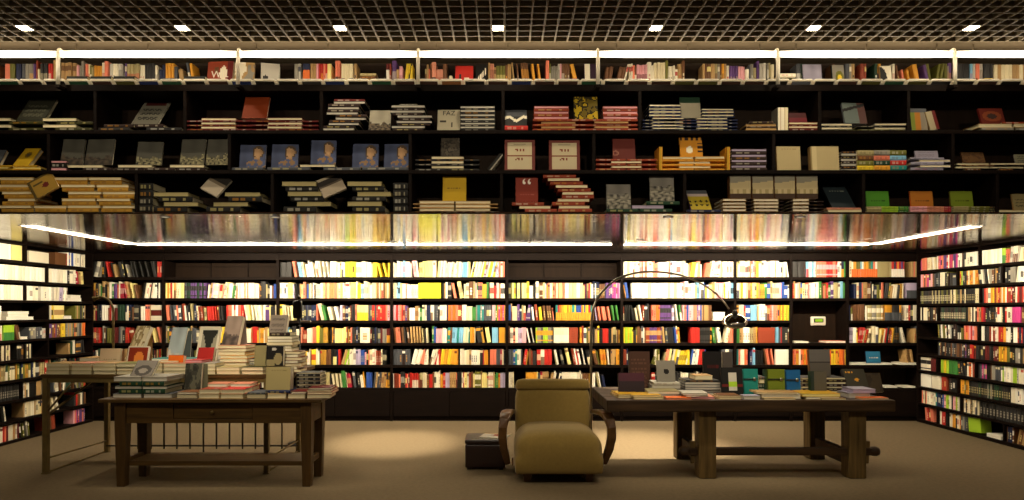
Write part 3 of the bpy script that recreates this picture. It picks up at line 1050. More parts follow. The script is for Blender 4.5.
stack('yellow pile under the orange yellow cover', YD, f2, [(2.2, 'S', 'amber', [(663, 694), (695, 725)]), (2.4, 'F', 'amber', [(679, 711)]), (2.2, 'S', 'amber', [(663, 694), (695, 725)]), (2.4, 'F', 'amber', [(679, 711)]), (2.2, 'S', 'amber', [(663, 694), (695, 725)]), (2.6, 'F', 'amber', [(663, 694), (695, 725)])])
for a, w in ((658.8, 'left'), (726.4, 'right')):
    face_book('slim amber book standing upright at the %s end of the yellow pile' % w, (a, a + 3.6, 147), YD, f2, a_cols([(.25, C['amber']), (.75, C['mustard']), (1, C['amber'])]), C['amber'], 0, .16, nu=4, nv=8, page='cream')
face_book('orange yellow cover with a white spot and dark top lettering', (680.5, 703, 137), YD + .02, f2 + .112, lambda u, v: C['ivory'] if (u - .42) ** 2 / .02 + (v - .35) ** 2 / .035 < 1 else (C['dark brown'] if (v > .82 and math.sin(u * 26) > 0) or (u > .78 and .2 < v < .7 and math.sin(v * 30) > 0) else lin('c8861e')), C['amber'], 12, .018)
stack('in the lilac-edged pile right of the yellow pile', YD, f2, sum([[(2.9, 'S', 'dark brown', [(732, 767)]), (2.5, 'F', 'dark brown', [(731.5, 767)], 'lilac')] for k in range(4)], []))
face_book('plain cream cover, left of the two plain cream covers', (777, 801, 146.5), YD + .01, f2, a_title(lin('b9a678'), lin('a08c60'), .88, .93), C['tan'], 5, .02)
face_book('plain cream cover with thick page block, right of the two plain ones', (811, 839.5, 146.5), YD + .01, f2, a_cols([(.06, lin('98855a')), (.2, lin('cbb989')), (1, lin('b9a678'))]), C['tan'], 5, .045)
xs = [(841, 858), (858, 874.5), (874.5, 890.5), (890.5, 907)]
for (a, c), cols, w in zip(xs[1:], (('yellow', 'olive', 'brown', 'khaki'), ('amber', 'dark green', 'coral', 'grey'), ('teal', 'red', 'sky blue', 'olive')), ('left', 'middle', 'right')):
    stack('in the %s column of the many-coloured pile' % w, YD, f2, [(5.1, 'S', n, [(a, c)]) for n in cols], depth=.24)
stack('in the grey column of the many-coloured pile', YD + .03, f2, [(2.7, 'F', 'charcoal', [(841, 857.5)], 'pale grey'), (2.4, 'S', 'dark brown', [(842, 857.5)])] * 4, depth=.2)
stack('lavender pile under the pale card', YD, f2, [(3, 'S', 'lavender grey', [(911, 944)]), (2.6, 'F', 'lavender grey', [(920, 953)]), (3, 'S', 'lavender grey', [(911, 944)]), (2.6, 'F', 'lavender grey', [(920, 953)]), (2, 'S', 'lavender grey', [(911, 945)])])
face_book('pale lilac card standing on the lavender pile', (915.5, 938.5, 151), YD + .03, f2 + .106, a_lines(lin('8f8794'), lin('77707c'), 3), C['lavender grey'], 12, .012)
stack('in the flat row, middle shelf right end', YD, f2, [(2, 'S', 'brown', [(966, 981), (1000, 1014)]), (2.2, 'F', 'dark brown', [(956, 990), (991, 1025)]), (1.2, 'S', 'brown', [(962, 995)]), (2.2, 'F', 'dark brown', [(957, 990), (991, 1025)])])
face_book('small brown cover lying back in the dark right bay', (963.5, 986, 152.5), YD + .03, f2 + .061, a_mottle(lin('4a3320'), lin('5e4226'), None, 1.4), C['brown'], 20, .012)
face_book('pale grey green cover cut by the right edge, middle shelf', (1016, 1036, 154.5), YD + .03, f2 + .061, a_lines(lin('7a7660'), lin('4a483c'), 4), C['grey'], 14, .012)

# ---------------------------------------------------------------- row 3 (bottom)
L = []
for k, (p, s) in enumerate([([(-3, 31), (32, 66), (67, 100.5), (101.5, 135)], [(-1, 33), (33, 66), (66, 99), (99, 132)]), ([(7, 41), (61, 95), (96, 130)], [(0, 34), (60, 96), (97, 131)]), ([(1, 35), (67, 101), (101.5, 134.5)], [(2, 35), (66, 100), (101, 134)]), ([(-6, 29), (60, 94.5), (95, 128)], [(-5, 30), (60, 94), (95, 128)]), ([(-1, 33.5), (53, 87.5), (88, 121.5)], None)]):
    L += [(4.0, 'S', 'ochre', [(a + 1.5, c - .5) for a, c in (s or p)]), (3.0, 'F', 'ochre', p)]
stack('big ochre pile, lowest display shelf', YD, f3, L)
face_book('ochre cover with a dark round mark turned cornerwise before the big ochre pile', (34, 60, 181), YD - .03, f3 + .09, lambda u, v: C['dark red'] if math.hypot(u - .6, v - .45) < .13 else (lin('4a3c1a') if (u < .12 or v > .9 or (.62 < v < .72 and .15 < u < .55)) else lin('96752c')), C['ochre'], 10, .02, roll=-32)
G3 = 'lowest display shelf'
stack('black tan pile, left white cover bay', YD, f3, [(5.8, 'S', 'black', [(153, 187), (206, 240)]), (4.6, 'F', 'black', [(163, 198), (212.5, 248)], 'khaki'), (5.4, 'S', 'black', [(158, 192), (228, 262)]), (4.6, 'F', 'black', [(153, 188), (224, 260)], 'khaki')])
stack('in the black lettered block beside the ochre pile', YD, f3, [(7.4, 'S', 'black', [(138, 152.5)])] * 4)
face_book('white cover with black photograph turned cornerwise, left one', (197.5, 219, 178.5), YD + .0, f3 + .115, a_bands([(.5, lin('a39682')), (.62, lin('6a5e4c')), (1, lin('1f1b16'))]), C['grey'], 25, .02, roll=30, yaw=0)
stack('black tan pile, right white cover bay', YD, f3, [(6, 'S', 'black', [(283, 316), (352, 385)]), (5, 'F', 'black', [(296, 331), (347, 382)], 'khaki'), (5, 'S', 'black', [(290, 324), (352, 386)]), (5, 'F', 'black', [(287, 322), (356.5, 391)], 'khaki'), (5, 'S', 'black', [(285, 318), (352, 384)]), (5, 'F', 'black', [(281.5, 316.5), (347, 382)], 'khaki')])
stack('in the black lettered block left of the yellow cover', YD, f3, [(7.4, 'S', 'black', [(393, 408)])] * 4)
face_book('white cover with black photograph turned cornerwise, right one', (323, 347.5, 180), YD - .002, f3 + .105, a_bands([(.5, lin('9c8d78')), (.6, lin('52463a')), (.86, lin('2b2521')), (1, lin('a89a80'))]), C['grey'], 22, .02, roll=-28)
stack('cream pile under plain yellow cover', YD, f3, [(1.2, 'S', 'dark brown', [(411.5, 440), (443, 470), (472, 499)]), (2.7, 'F', 'tan', [(419, 454.5), (455, 490.5)]), (1.1, 'S', 'tan', [(413, 454), (456, 498)]), (2.7, 'F', 'tan', [(419, 454.5), (455, 490.5)]), (1.1, 'S', 'tan', [(413, 454), (456, 498)]), (2.7, 'F', 'tan', [(419, 454.5), (455, 490.5)])])
face_book('plain yellow cover with a faint row of letters, lowest display shelf', (442.5, 466, 176.5), YD + .02, f3 + .092, a_title(lin('b8940f'), lin('6f5410'), .50, .56), C['mustard'], 8, .02, nu=20, nv=24)
stack('in the low red pile under the quotation-mark cover', YD, f3, [(3.6, 'S', 'brick red', [(525, 557)]), (3.2, 'F', 'brick red', [(519, 551)]), (3.4, 'S', 'brick red', [(512, 544)])])
r, w, h = face_book('brick red cover with two large pale quotation marks', (515.5, 538, 176.8), YD + .02, f3 + .0835, a_title(lin('7c2a18'), lin('93483a'), .28, .31), C['dark red'], 8, .018)
lettering('\u201c', r, .19, 0, h * .30, M['white'])
L = []
for s, f in (((558, 592), (558.5, 590)), ((552, 585), (557.5, 590)), ((562, 594), (562, 594)), ((558, 591), (555.5, 588)), ((550, 583), (547.5, 580))):
    L += [(3.6, 'S', 'brick red', [s]), (3.3, 'F', 'brick red', [f])]
stack('in the crooked red pile right of the quotation-mark cover', YD, f3, L + [(3.2, 'S', 'brick red', [(543, 576)])])
stack('dark green pile under the grey mountain covers', YD, f3, [(3.6, 'S', 'dark green', [(606.5, 639), (640, 672.5)])])
stack('laid on the dark green books, open edge out', YD, f3 + .0295, [(3.8, 'F', 'dark green', [(632, 664.5)], 'lilac')])
stack('on top under the higher mountain cover', YD, f3 + .0605, [(3.6, 'S', 'dark green', [(646.5, 680)])])
face_book('grey mountain photograph cover, the lower left one', (606.5, 631, 184.5), YD + .02, f3 + .030, a_hills(lin('6f6a62'), lin('35322e'), lin('98917f'), 1.1, .62), C['slate'], 8, .012)
face_book('grey mountain photograph cover, the higher right one', (650, 674.5, 175.8), YD + .02, f3 + .0905, a_hills(lin('6f6a62'), lin('35322e'), lin('98917f'), 1.1, .62), C['slate'], 8, .012)
stack('lying under the tilted yellow patterned cover', YD, f3, [(2.8, 'S', 'navy', [(687, 721.5)])])
face_book('yellow patterned cover with a grey top, tilted back', (691, 712, 190.5), YD + .02, f3 + .023, lambda u, v: C['slate'] if v > .82 else (lin('b7a6a0') if v > .66 else (C['black'] if math.sin(u * 24) + math.sin(v * 33) > .9 and .15 < v < .55 else lin('b09a30'))), C['purple'], 40, .02)
L = []
for k in range(4):
    L += [(1.1, 'S', 'dark brown', [(727, 752), (756, 784), (789, 824)]), (2.3, 'F', 'tan', [(723, 746.5), (754, 779), (793, 809.5)], 'ivory')]
zt = stack('cream pile under four box covers', YD, f3, L, depth=.22)
for i, (a, c, w) in enumerate([(730, 751, 'first from left'), (752.5, 773.5, 'second from left'), (774.8, 795.3, 'third from left'), (796.6, 818, 'fourth from left')]):
    face_book('grey and cream box cover with a brown foot, %s of four' % w, (a, c, 175.5), YD + .02, zt, lambda u, v: lin('3a2718') if v < .22 else (lin('86806e') if v > .66 + .12 * u else (lin('97875c') if v < .42 and math.sin(u * 20) > 0 else lin('b8a67c'))), C['brown'], 3, .06)
stack('under the tilted dark blue cover', YD, f3, [(2.8, 'F', 'tan', [(828, 863)], 'cream'), (2.0, 'S', 'salmon', [(827.5, 863.5)])])
face_book('dark blue black cover with a pale title line, tilted back', (832, 856, 186), YD + .02, f3 + .039, a_title(lin('1b2428'), lin('6a7066'), .72, .77), C['black'], 40, .02)
for (a, c, cn, cs, sx, w) in ((866.5, 889.5, lin('3f7a16'), C['green'], [('khaki', 867, 882), ('lime', 882, 899), ('green', 899, 909)], 'bright green'), (911, 933.5, lin('a2621a'), C['orange'], [('pink', 910.5, 927.5), ('salmon', 927.5, 945), ('crimson', 945, 952)], 'orange brown'), (951, 973.5, lin('67761a'), C['olive'], [('khaki', 954, 969), ('olive', 969, 990), ('charcoal', 990, 996)], 'olive green')):
    for nm, x0, x1 in sx:
        stack('in the low pile under the %s cover' % w, YD, f3, [(2.0, 'S', nm, [(x0, x1)], 'cream')] * 3)
    face_book('%s cover with small dark lines, lowest display shelf' % w, (a, c, 191.3), YD + .02, f3 + .05, a_title(cn, shade(cn, .35), .3, .42), cs, 8, .015)
stack('lying at the lowest shelf right end', YD, f3, [(2.6, 'F', 'tan', [(1000, 1034)])])
face_book('tan cover with grey lines cut by the right edge, lowest shelf', (1014, 1036, 194), YD + .03, f3 + .022, a_lines(lin('8b7c54'), lin('5a5238'), 5), C['tan'], 12, .015)

# ================================================================ bookcases on the back wall, one unit per bay
YS = YB + .03                      # where the spines stand
ROWPY = [277.0, 298.2, 320.5, 343.0, 365.0, 388.0]
bay_px = [86.5, 163, 277.5, 391.5, 507, 622, 735.5, 791.5, 848, 921]
bay_note = ['in the left corner, leaning books on top', 'second from the left corner, empty top shelf', 'third from the left corner, pale books on top', 'fourth from the left, with the yellow square cover',
            'fifth from the left, empty top shelf behind the armchair', 'sixth from the left, very bright pale books', 'narrow, just right of the chrome lamp', 'narrow, with the thermostat niche', 'in the right corner, with the blue cover']
zrow = [WZ(p, YB) for p in ROWPY]
TOPZ = 2.19
for i, (a, c) in enumerate(zip(bay_px, bay_px[1:])):
    x0, x1 = WX(a, YB), WX(c, YB)
    r = thing('bookcase', check_label('dark wooden wall bookcase %s' % bay_note[i]), 'bookcase', ((x0 + x1) / 2, YB, 0), group='bookcases along the back wall')
    L = (x1 - x0) / 2
    part('back_panel', M['case_in'], r, [(-L, L, .30, .318, .02, 2.25)], bevel=0)
    for s in (-1, 1):
        part('side_panel', M['case'], r, [(min(s * L, s * (L - .017)), max(s * L, s * (L - .017)), 0, .299, 0, 2.25)], bevel=.002)
    for k, z in enumerate(zrow):
        if i == 7 and k == 2:
            continue
        part('shelf', M['case'], r, [(-L + .0175, L - .0175, .004, .299, z - .036, z)], bevel=.002)
    part('top_board', M['case'], r, [(-L + .0175, L - .0175, .004, .299, TOPZ - .03, 2.25)], bevel=.002)
    part('plinth', M['case'], r, [(-L + .0175, L - .0175, .03, .299, 0, .06)], bevel=.002)
    n = 2 if x1 - x0 > 1.1 else 1
    for j in range(n):
        xa = -L + .02 + j * (2 * L - .04) / n
        xb = xa + (2 * L - .04) / n
        part('base_door', M['case'], r, [(xa + .003, xb - .003, .006, .024, .065, zrow[5] - .04)], bevel=.003)
    if i in (1, 4):
        # the empty top shelf shows the joints of its back panel
        for j in range(1, 3):
            xa = -L + j * 2 * L / 3
            part('panel_joint', M['case'], r, [(xa - .006, xa + .006, .288, .2995, zrow[0] + .001, TOPZ - .031)], bevel=.001)
        part('panel_joint', M['case'], r, [(-L + .02, L - .02, .292, .2995, zrow[0] + .15, zrow[0] + .16)], bevel=.001)


def backrow(k, bay, segs):
    a, c = bay_px[bay], bay_px[bay + 1]
    o = (WX(a, YS), YS, zrow[k])
    hmax = (zrow[k - 1] - .04 if k else TOPZ - .035) - zrow[k] - .004
    hb = .205 if k else .208
    return fill([(x0 + (1.6 if x0 == a else 0), x1 - (1.6 if x1 == c else 0), *rest) for x0, x1, *rest in segs], o, (1, 0, 0), (0, -1, 0), lambda p: WX(p, YS) - o[0], hb, ('back', bay, k), hmax=hmax)


B = bay_px
run = lambda *n, **o: (tuple(n), o)
T1 = [
    (0, 0, [(B[0] + 3, 105, ('ivory', 'grey', 'black'), {'w': .05, 'lean': 14}), (106, 157, 'dark', {'lean': -13}), (157, B[1], ('coral', 'red'), {})]),
    (0, 2, [(280, 292, ('charcoal',), {'w': .075, 'style': 'plain', 'h': .95}), (294, 330, 'bright', {'lean': -10}), (330, 345, 'bright'), (345, 356, ('yellow', 'ivory', 'lime'), {}), (356, B[3], 'bright')]),
    (0, 3, [(B[3], 437, 'bright'), (437, 470, 'bright', {'lean': 5}), (470, 500, ('pale grey', 'sky blue', 'lilac', 'ivory', 'yellow'), {'lean': 13}), (498, B[4], ('brown', 'ivory', 'coral'), {})]),
    (0, 5, [(B[5], 640, ('pale yellow', 'white', 'ivory'), {}), (640, 652, ('coral', 'white', 'pink'), {}), (652, 702, 'bright'), (704, 722, 'bright', {'lean': 11}), (723, B[6], ('white', 'ivory', 'pink'), {})]),
    (0, 6, [(B[6], B[7], 'bright')]),
    (0, 7, [(793, 806, ('dark brown', 'charcoal'), {'w': .075, 'style': 'plain'}), (806.5, 817, ('white', 'ivory', 'sky blue'), {}), (817, 838, ('coral', 'red'), {'w': .043, 'style': 'bands', 'alt': 'pink'}), (838, B[8], ('green', 'navy', 'white'), {})]),
    (0, 8, [(B[8], 852, 'bright'), (852, 878, ('white', 'olive', 'amber', 'teal', 'coral', 'sky blue'), {'style': 'two', 'alt': 'orange'}), (878, 892, ('khaki',), {'w': .165, 'style': 'plain'}), (892, 905, ('amber', 'navy', 'red', 'purple'), {'style': 'two', 'alt': 'white'}), (912, 919, ('tan', 'ivory', 'coral'), {})]),
    (1, 0, [(B[0], 100, 'muted'), (100, 140, 'mixed'), (141, 158, ('white', 'black', 'ivory'), {'lean': 9}), (158, B[1], ('white', 'black'), {})]),
    (1, 1, [(B[1], 184, ('red', 'coral', 'cream', 'amber', 'pale yellow'), {}), (184, 206, ('dark green', 'slate', 'purple'), {'style': 'bands', 'alt': 'charcoal'}), (207, 240, 'light', {'lean': 7}), (240, 255, ('ivory', 'white', 'coral'), {}), (255, B[2], 'mixed')]),
    (1, 2, [(B[2], 288, ('white', 'ivory'), {}), (288, 320, 'light'), (320, 340, ('ivory', 'pale yellow', 'coral', 'tan'), {}), (340, 372, 'bright'), (372, B[3], ('brown', 'tan', 'cream'), {})]),
    (1, 3, [(B[3], 418, 'bright'), (418.2, 441.2, ('bright yellow',), {'w': .302, 'style': 'plain', 'd': .04}), (442, 475, 'light'), (475, B[4], 'light')]),
    (1, 4, [(B[4], 527, ('lime', 'charcoal', 'pale yellow', 'olive'), {}), (527, 548, 'light'), (548, 565, ('coral', 'pale yellow', 'ivory'), {}), (565, 583, ('ivory', 'pale yellow'), {'w': .05, 'style': 'plain'}), (583, 606, 'mixed'), (606, B[5], ('lilac', 'purple', 'magenta', 'pink'), {})]),
    (1, 5, [(B[5], 630, 'mixed', {'lean': -8}), (632, 682, ('ivory', 'pale yellow', 'white'), {'w': .043, 'style': 'plain'}), (682, 700, 'bright'), (700, 715, 'light'), (715, B[6], 'bright')]),
    (1, 6, [(B[6], 760, ('coral', 'pale yellow', 'ivory', 'amber'), {}), (760, B[7], 'light')]),
    (1, 7, [(B[7], 822, 'light'), (822, B[8], 'mixed')]),
    (1, 8, [(B[8], 855, 'dark'), (855, 885, 'warm'), (885, 904, 'warm', {'lean': 7}), (907, 918, ('lilac',), {'w': .14, 'style': 'two', 'alt': 'slate'})]),
    (2, 0, [(B[0], 113, 'red'), (114, 140, 'dark'), (140, 152, 'red'), (150, 162, ('ivory',), {'w': .15, 'style': 'title', 'alt': 'dark red'})]),
    (2, 1, [(B[1] + 2, 182, ('green', 'coral', 'charcoal', 'slate'), {'lean': -6}), (182, 225, 'warm', {'lean': -5}), (226, 244, ('red', 'white', 'coral'), {}), (244, 263, ('cream', 'ivory', 'pale yellow'), {'lean': -9}), (263, B[2], 'mixed')]),
    (2, 2, [(B[2], 294, 'warm'), (302, 316, ('slate', 'charcoal', 'navy'), {}), (316, 345, 'light'), (345, 357, 'red'), (357, 368, ('pale yellow',), {'w': .05, 'style': 'two', 'alt': 'yellow'}), (368, B[3], ('pink', 'red', 'slate', 'coral'), {})]),
    (2, 3, [(B[3], 405, ('pink', 'red', 'coral'), {}), (405, 425, 'mixed'), (425, 448, ('navy', 'ivory', 'charcoal', 'slate'), {}), (448, 462, ('orange', 'coral', 'brick red'), {}), (462, 476, 'light'), (476, 492, ('teal', 'grey', 'slate'), {}), (492, B[4], ('green', 'magenta', 'orange', 'pink', 'amber'), {})]),
    (2, 4, [(B[4], 532, 'mixed'), (532, 555, 'warm', {'lean': -6}), (556, 592, ('yellow', 'crimson', 'blue', 'teal', 'orange', 'amber'), {'style': 'two', 'alt': 'amber'}), (592, B[5], 'light')]),
    (2, 5, [(B[5], 652, 'warm'), (652, 660, ('coral', 'orange'), {}), (660, 672, ('slate', 'purple'), {'w': .05, 'style': 'bands', 'alt': 'charcoal'}), (672, 683, 'light'), (683, 702, ('coral', 'pink', 'blue'), {}), (702, 712, ('brown', 'tan'), {})]),
    (2, 6, [(B[6], 746, 'light'), (746, 751, ('blue',), {'w': .06, 'style': 'bands', 'alt': 'ivory'}), (751, 770, 'mixed'), (770, 778, ('coral', 'pink'), {}), (778, B[7], ('lime', 'amber', 'green', 'orange'), {})]),
    (2, 8, [(B[8], 868, 'warm'), (868, 884, ('tan', 'grey', 'khaki'), {'w': .06, 'style': 'bands', 'alt': 'ivory'}), (885, 902, ('charcoal', 'amber'), {'w': .1, 'style': 'two', 'alt': 'slate'}), (906, 918, ('ivory', 'charcoal', 'red'), {})]),
    (3, 0, [(B[0], 100, ('red', 'brick red'), {}), (102, 128, 'dark'), (128, B[1], 'warm', {'lean': -12})]),
    (3, 1, [(B[1], 215, 'dark'), (215, B[2], 'warm')]),
    (3, 2, [(B[2], 303, 'mixed'), (303, 330, 'warm'), (330, 352, 'warm'), (352, 360, 'dark'), (360, 370, ('ivory',), {'w': .13, 'style': 'text', 'alt': 'tan'}), (370, B[3], 'dark')]),
    (3, 3, [(B[3], 410, ('coral', 'charcoal', 'red', 'brown'), {'lean': -6}), (410, 432, 'light', {'lean': -4}), (432, 447, 'light'), (447, 470, ('sky blue', 'amber', 'teal', 'brown', 'cream'), {'lean': 4}), (470, 492, 'warm'), (492, 498, ('sky blue',), {'w': .06, 'style': 'plain'}), (499, B[4], ('amber', 'ochre'), {'style': 'plain'})]),
    (3, 4, [(B[4], 536, 'light'), (536, 553, ('grey', 'lime', 'slate'), {'style': 'bands', 'alt': 'amber'}), (554, 569, ('charcoal', 'cream'), {'w': .1, 'style': 'two', 'alt': 'ivory'}), (569, 578, ('brick red', 'tan'), {'w': .06}), (580, 600, 'warm'), (600, B[5], 'warm')]),
    (3, 5, [(B[5], 634, ('lime', 'yellow', 'red'), {}), (634, 646, 'dark'), (646, 662, ('brick red', 'purple'), {'w': .05, 'style': 'bands', 'alt': 'tan'}), (662, 682, 'mixed', {'lean': -5}), (691, 700, ('red',), {'w': .06, 'style': 'plain'}), (700, 712, ('amber', 'charcoal'), {'w': .07, 'style': 'bands', 'alt': 'black'}), (712, 724, ('green', 'lime', 'ivory'), {'lean': -8}), (725, B[6], 'warm')]),
    (3, 6, [(B[6], 758, 'light'), (758.5, 775.5, ('brick red',), {'w': .225, 'style': 'two', 'alt': 'brick red', 'd': .08}), (776, 790, 'mixed')]),
    (3, 8, [(B[8], 857, ('lilac', 'white'), {'w': .05}), (857, 879, 'warm'), (879, 900, 'warm', {'lean': 8}), (904, 912, ('slate', 'ivory', 'coral'), {'lean': -14}), (914, 918, 'dark')]),
    (4, 0, [(B[0], B[1], 'dark')]),
    (4, 1, [(B[1], 230, 'dark'), (240, B[2], 'warm')]),
    (4, 2, [(300, 326, 'warm'), (326, 340, 'dark'), (341, 353, ('tan', 'lime', 'ivory'), {'lean': 20}), (353, 376, 'light'), (376, B[3], 'warm')]),
    (4, 3, [(B[3], 410, ('charcoal', 'slate', 'dark brown'), {'w': .04}), (411, 428, ('white', 'ivory', 'coral'), {'w': .055, 'lean': 17}), (429, 441, ('ivory', 'red'), {'lean': 17}), (440, 458, ('yellow', 'amber'), {'w': .045, 'lean': 8}), (460, 490, 'mixed'), (490, B[4], 'mixed')]),
    (4, 4, [(B[4], 523, ('blue', 'slate', 'teal', 'ivory'), {}), (523, 536, 'warm'), (537, 552, ('black', 'red', 'black', 'ivory'), {'w': .05}), (556, 600, 'warm', {'lean': -12}), (600, 611, 'warm', {'lean': -7}), (611, B[5], ('amber', 'tan'), {})]),
    (4, 5, [(B[5], 628, 'red'), (653, 660, ('ivory', 'olive'), {'lean': 20}), (663, 690, 'warm', {'lean': 12}), (690, 706, ('lime', 'white', 'red', 'blue'), {'lean': 9}), (722, 733, ('slate', 'ivory'), {'w': .05})]),
    (4, 6, [(B[6], 748, ('teal', 'ivory', 'coral', 'orange'), {}), (750, 775, 'mixed'), (776, 789.5, ('white',), {'w': .175, 'style': 'two', 'alt': 'white', 'd': .05})]),
    (4, 7, [(B[7], 811, ('ivory', 'orange', 'amber', 'coral'), {}), (829, 848, ('orange', 'amber', 'brick red', 'yellow'), {})]),
    (4, 8, [(905, 917, ('tan', 'brick red'), {'lean': -10})]),
    (5, 2, [(318, 332, 'warm'), (332, 366, 'mixed', {'lean': -7}), (366, 372, ('blue',), {'w': .06, 'style': 'plain', 'lean': 8}), (373, B[3], ('charcoal', 'ochre', 'tan', 'slate'), {'lean': 6})]),
    (5, 3, [(B[3], 412, 'red'), (412, 440, 'warm'), (440, 464, 'light'), (464, 486, 'warm'), (486, B[4], 'light')]),
    (5, 4, [(B[4], 514, ('ivory', 'cream'), {}), (526, 537, ('amber', 'tan'), {'w': .1, 'style': 'plain'}), (537, 562, 'mixed'), (562, 580, ('brick red', 'ivory'), {'w': .1, 'style': 'two', 'alt': 'red'}), (580, 596, 'warm'), (596, 609, 'warm', {'lean': -11})]),
    (5, 1, [(190, 232, 'mixed'), (240, 270, 'dark')]),
    (5, 5, [(640, 720, 'dark')]),
]
for k, bay, segs in T1:
    backrow(k, bay, segs)


def flat_on_back(k, items):
    for lab, a, c, hpx, mode, cn in items:
        stack(lab, YS - .015, zrow[k] + .0005, [(hpx, mode, cn, [(a, c)], 'white')], depth=.2, group='books lying flat on the wall bookcases')


stack('in the white pile left of the chrome lamp shade', YS, zrow[2], [(4.2, 'F', 'ivory', [(713, 726)], 'white'), (4.2, 'F', 'white', [(713, 725)], 'white')], group='books lying flat on the wall bookcases')
flat_on_back(3, [('lying in the niche under the thermostat, left one', 794, 809, 1.6, 'F', 'ivory'), ('lying in the niche under the thermostat, right one', 826, 846, 2, 'F', 'coral')])
flat_on_back(4, [('lying left of the blue cover on the right corner bookcase', 849.5, 866, 1.8, 'F', 'white'), ('lying under the blue cover on the right corner bookcase', 866.5, 893, 1.8, 'F', 'white'), ('lying beside leaning tan books in the right corner', 900, 917, 2.2, 'F', 'ivory')])
flat_on_back(5, [('lying alone low in the right corner bookcase', 886, 898, 1.6, 'F', 'white'), ('lying low at the right corner upright', 904, 916, 1.6, 'F', 'ivory')])
face_book('blue cover with pale lettering on a white book, right corner bookcase', (866.5, 881, 351.5), YS - .01, zrow[4] + .026, a_title(lin('2b6c8c'), C['pale grey'], .42, .52), C['navy'], 10, .015, group='covers shown face out on the wall bookcases')

# thermostat in the niche
Yn = YB + .30
r = thing('thermostat', 'white wall thermostat with a lit green screen in the dark niche', 'thermostat', (WX(817.5, Yn), Yn - .001, WZ(321, Yn)))
q = MB(); q.rbox(0, -.014, 0, .21, .028, .125, .025, n=6); q.build('body', M['white'], r, smooth=True)
q = MB(); q.rbox(.003, -.029, .008, .13, .008, .055, .004, n=4); q.build('bezel', M['black'], r, smooth=True)
q = MB(); q.box(-.048, .054, -.0345, -.0331, -.010, .028); q.build('screen', M['lcd'], r)

# ================================================================ bookcases on the side walls
NEAR = 5.9
zl = [2.05 - .2244 * k for k in range(10)]
zr = [2.01 - .2190 * k for k in range(10)]
DEPTHC = .30
for side, X, zs in ((-1, XL, zl), (1, XR, zr)):
    lab = 'long dark wooden bookcase lining the left side wall' if side < 0 else 'long dark wooden bookcase lining the right side wall'
    y0, y1 = NEAR, YB - .012
    r = thing('bookcase', lab, 'bookcase', (X, (y0 + y1) / 2, 0))
    L = (y1 - y0) / 2
    s = side
    def bx(xa, xb, ya, yb, za, zb):
        return (min(s * xa, s * xb), max(s * xa, s * xb), ya, yb, za, zb)
    part('back_panel', M['case_in'], r, [bx(.325, .345, -L, L, .0, 2.25)], bevel=0)
    part('plinth', M['case'], r, [bx(.004, .324, -L, L, 0, zs[9] - .0)], bevel=.002)
    for k in range(9):
        part('shelf', M['case'], r, [bx(.002, .324, -L + .021, L - .021, zs[k] - .028, zs[k])], bevel=.002)
    part('top_board', M['case'], r, [bx(0, .324, -L, L, 2.235, 2.253)], bevel=.002)
    for yy in (-L + .01, L - .01):
        part('side_panel', M['case'], r, [bx(0, .324, yy - .01, yy + .01, zs[9] + .0005, 2.2345)], bevel=.002)
    posts_ = {-1: {0: [27], 1: [-2, 48.5], 2: [26.5], 3: [49], 4: [49], 5: [49], 6: [-4], 7: [23], 8: [-2], 9: []}, 1: {0: [978.5], 1: [956.5, 1001.5], 2: [979], 3: [937.5], 4: [977.5], 5: [], 6: [974.5, 936], 7: [957], 8: [960], 9: [936.5, 1003]}}[side]
    for k, ps in posts_.items():
        for p in ps:
            yy = X * FPX / (p - CX) - (y0 + y1) / 2
            if abs(yy) > L - .03:
                continue
            top = (zs[k - 1] - .0285) if k else 2.2345
            part('divider', M['case'], r, [bx(.004, .324, yy - .009, yy + .009, zs[k] + .0005, top)], bevel=.0015)


def siderow(side, k, segs):
    X = (XL - .03) if side < 0 else (XR + .03)
    zs = zl if side < 0 else zr
    yof = lambda p: X * FPX / (p - CX)
    if side < 0:
        o = (X, 0.0, zs[k]); u = (0, 1, 0); n = (1, 0, 0)
        sc = lambda p: yof(p)
    else:
        o = (X, 10.0, zs[k]); u = (0, -1, 0); n = (-1, 0, 0)
        sc = lambda p: 10.0 - yof(p)
    hm = .19 if k else .175
    return fill(segs, o, u, n, sc, .168, ('left' if side < 0 else 'right', 0, k), hmax=hm, wmean=.026)


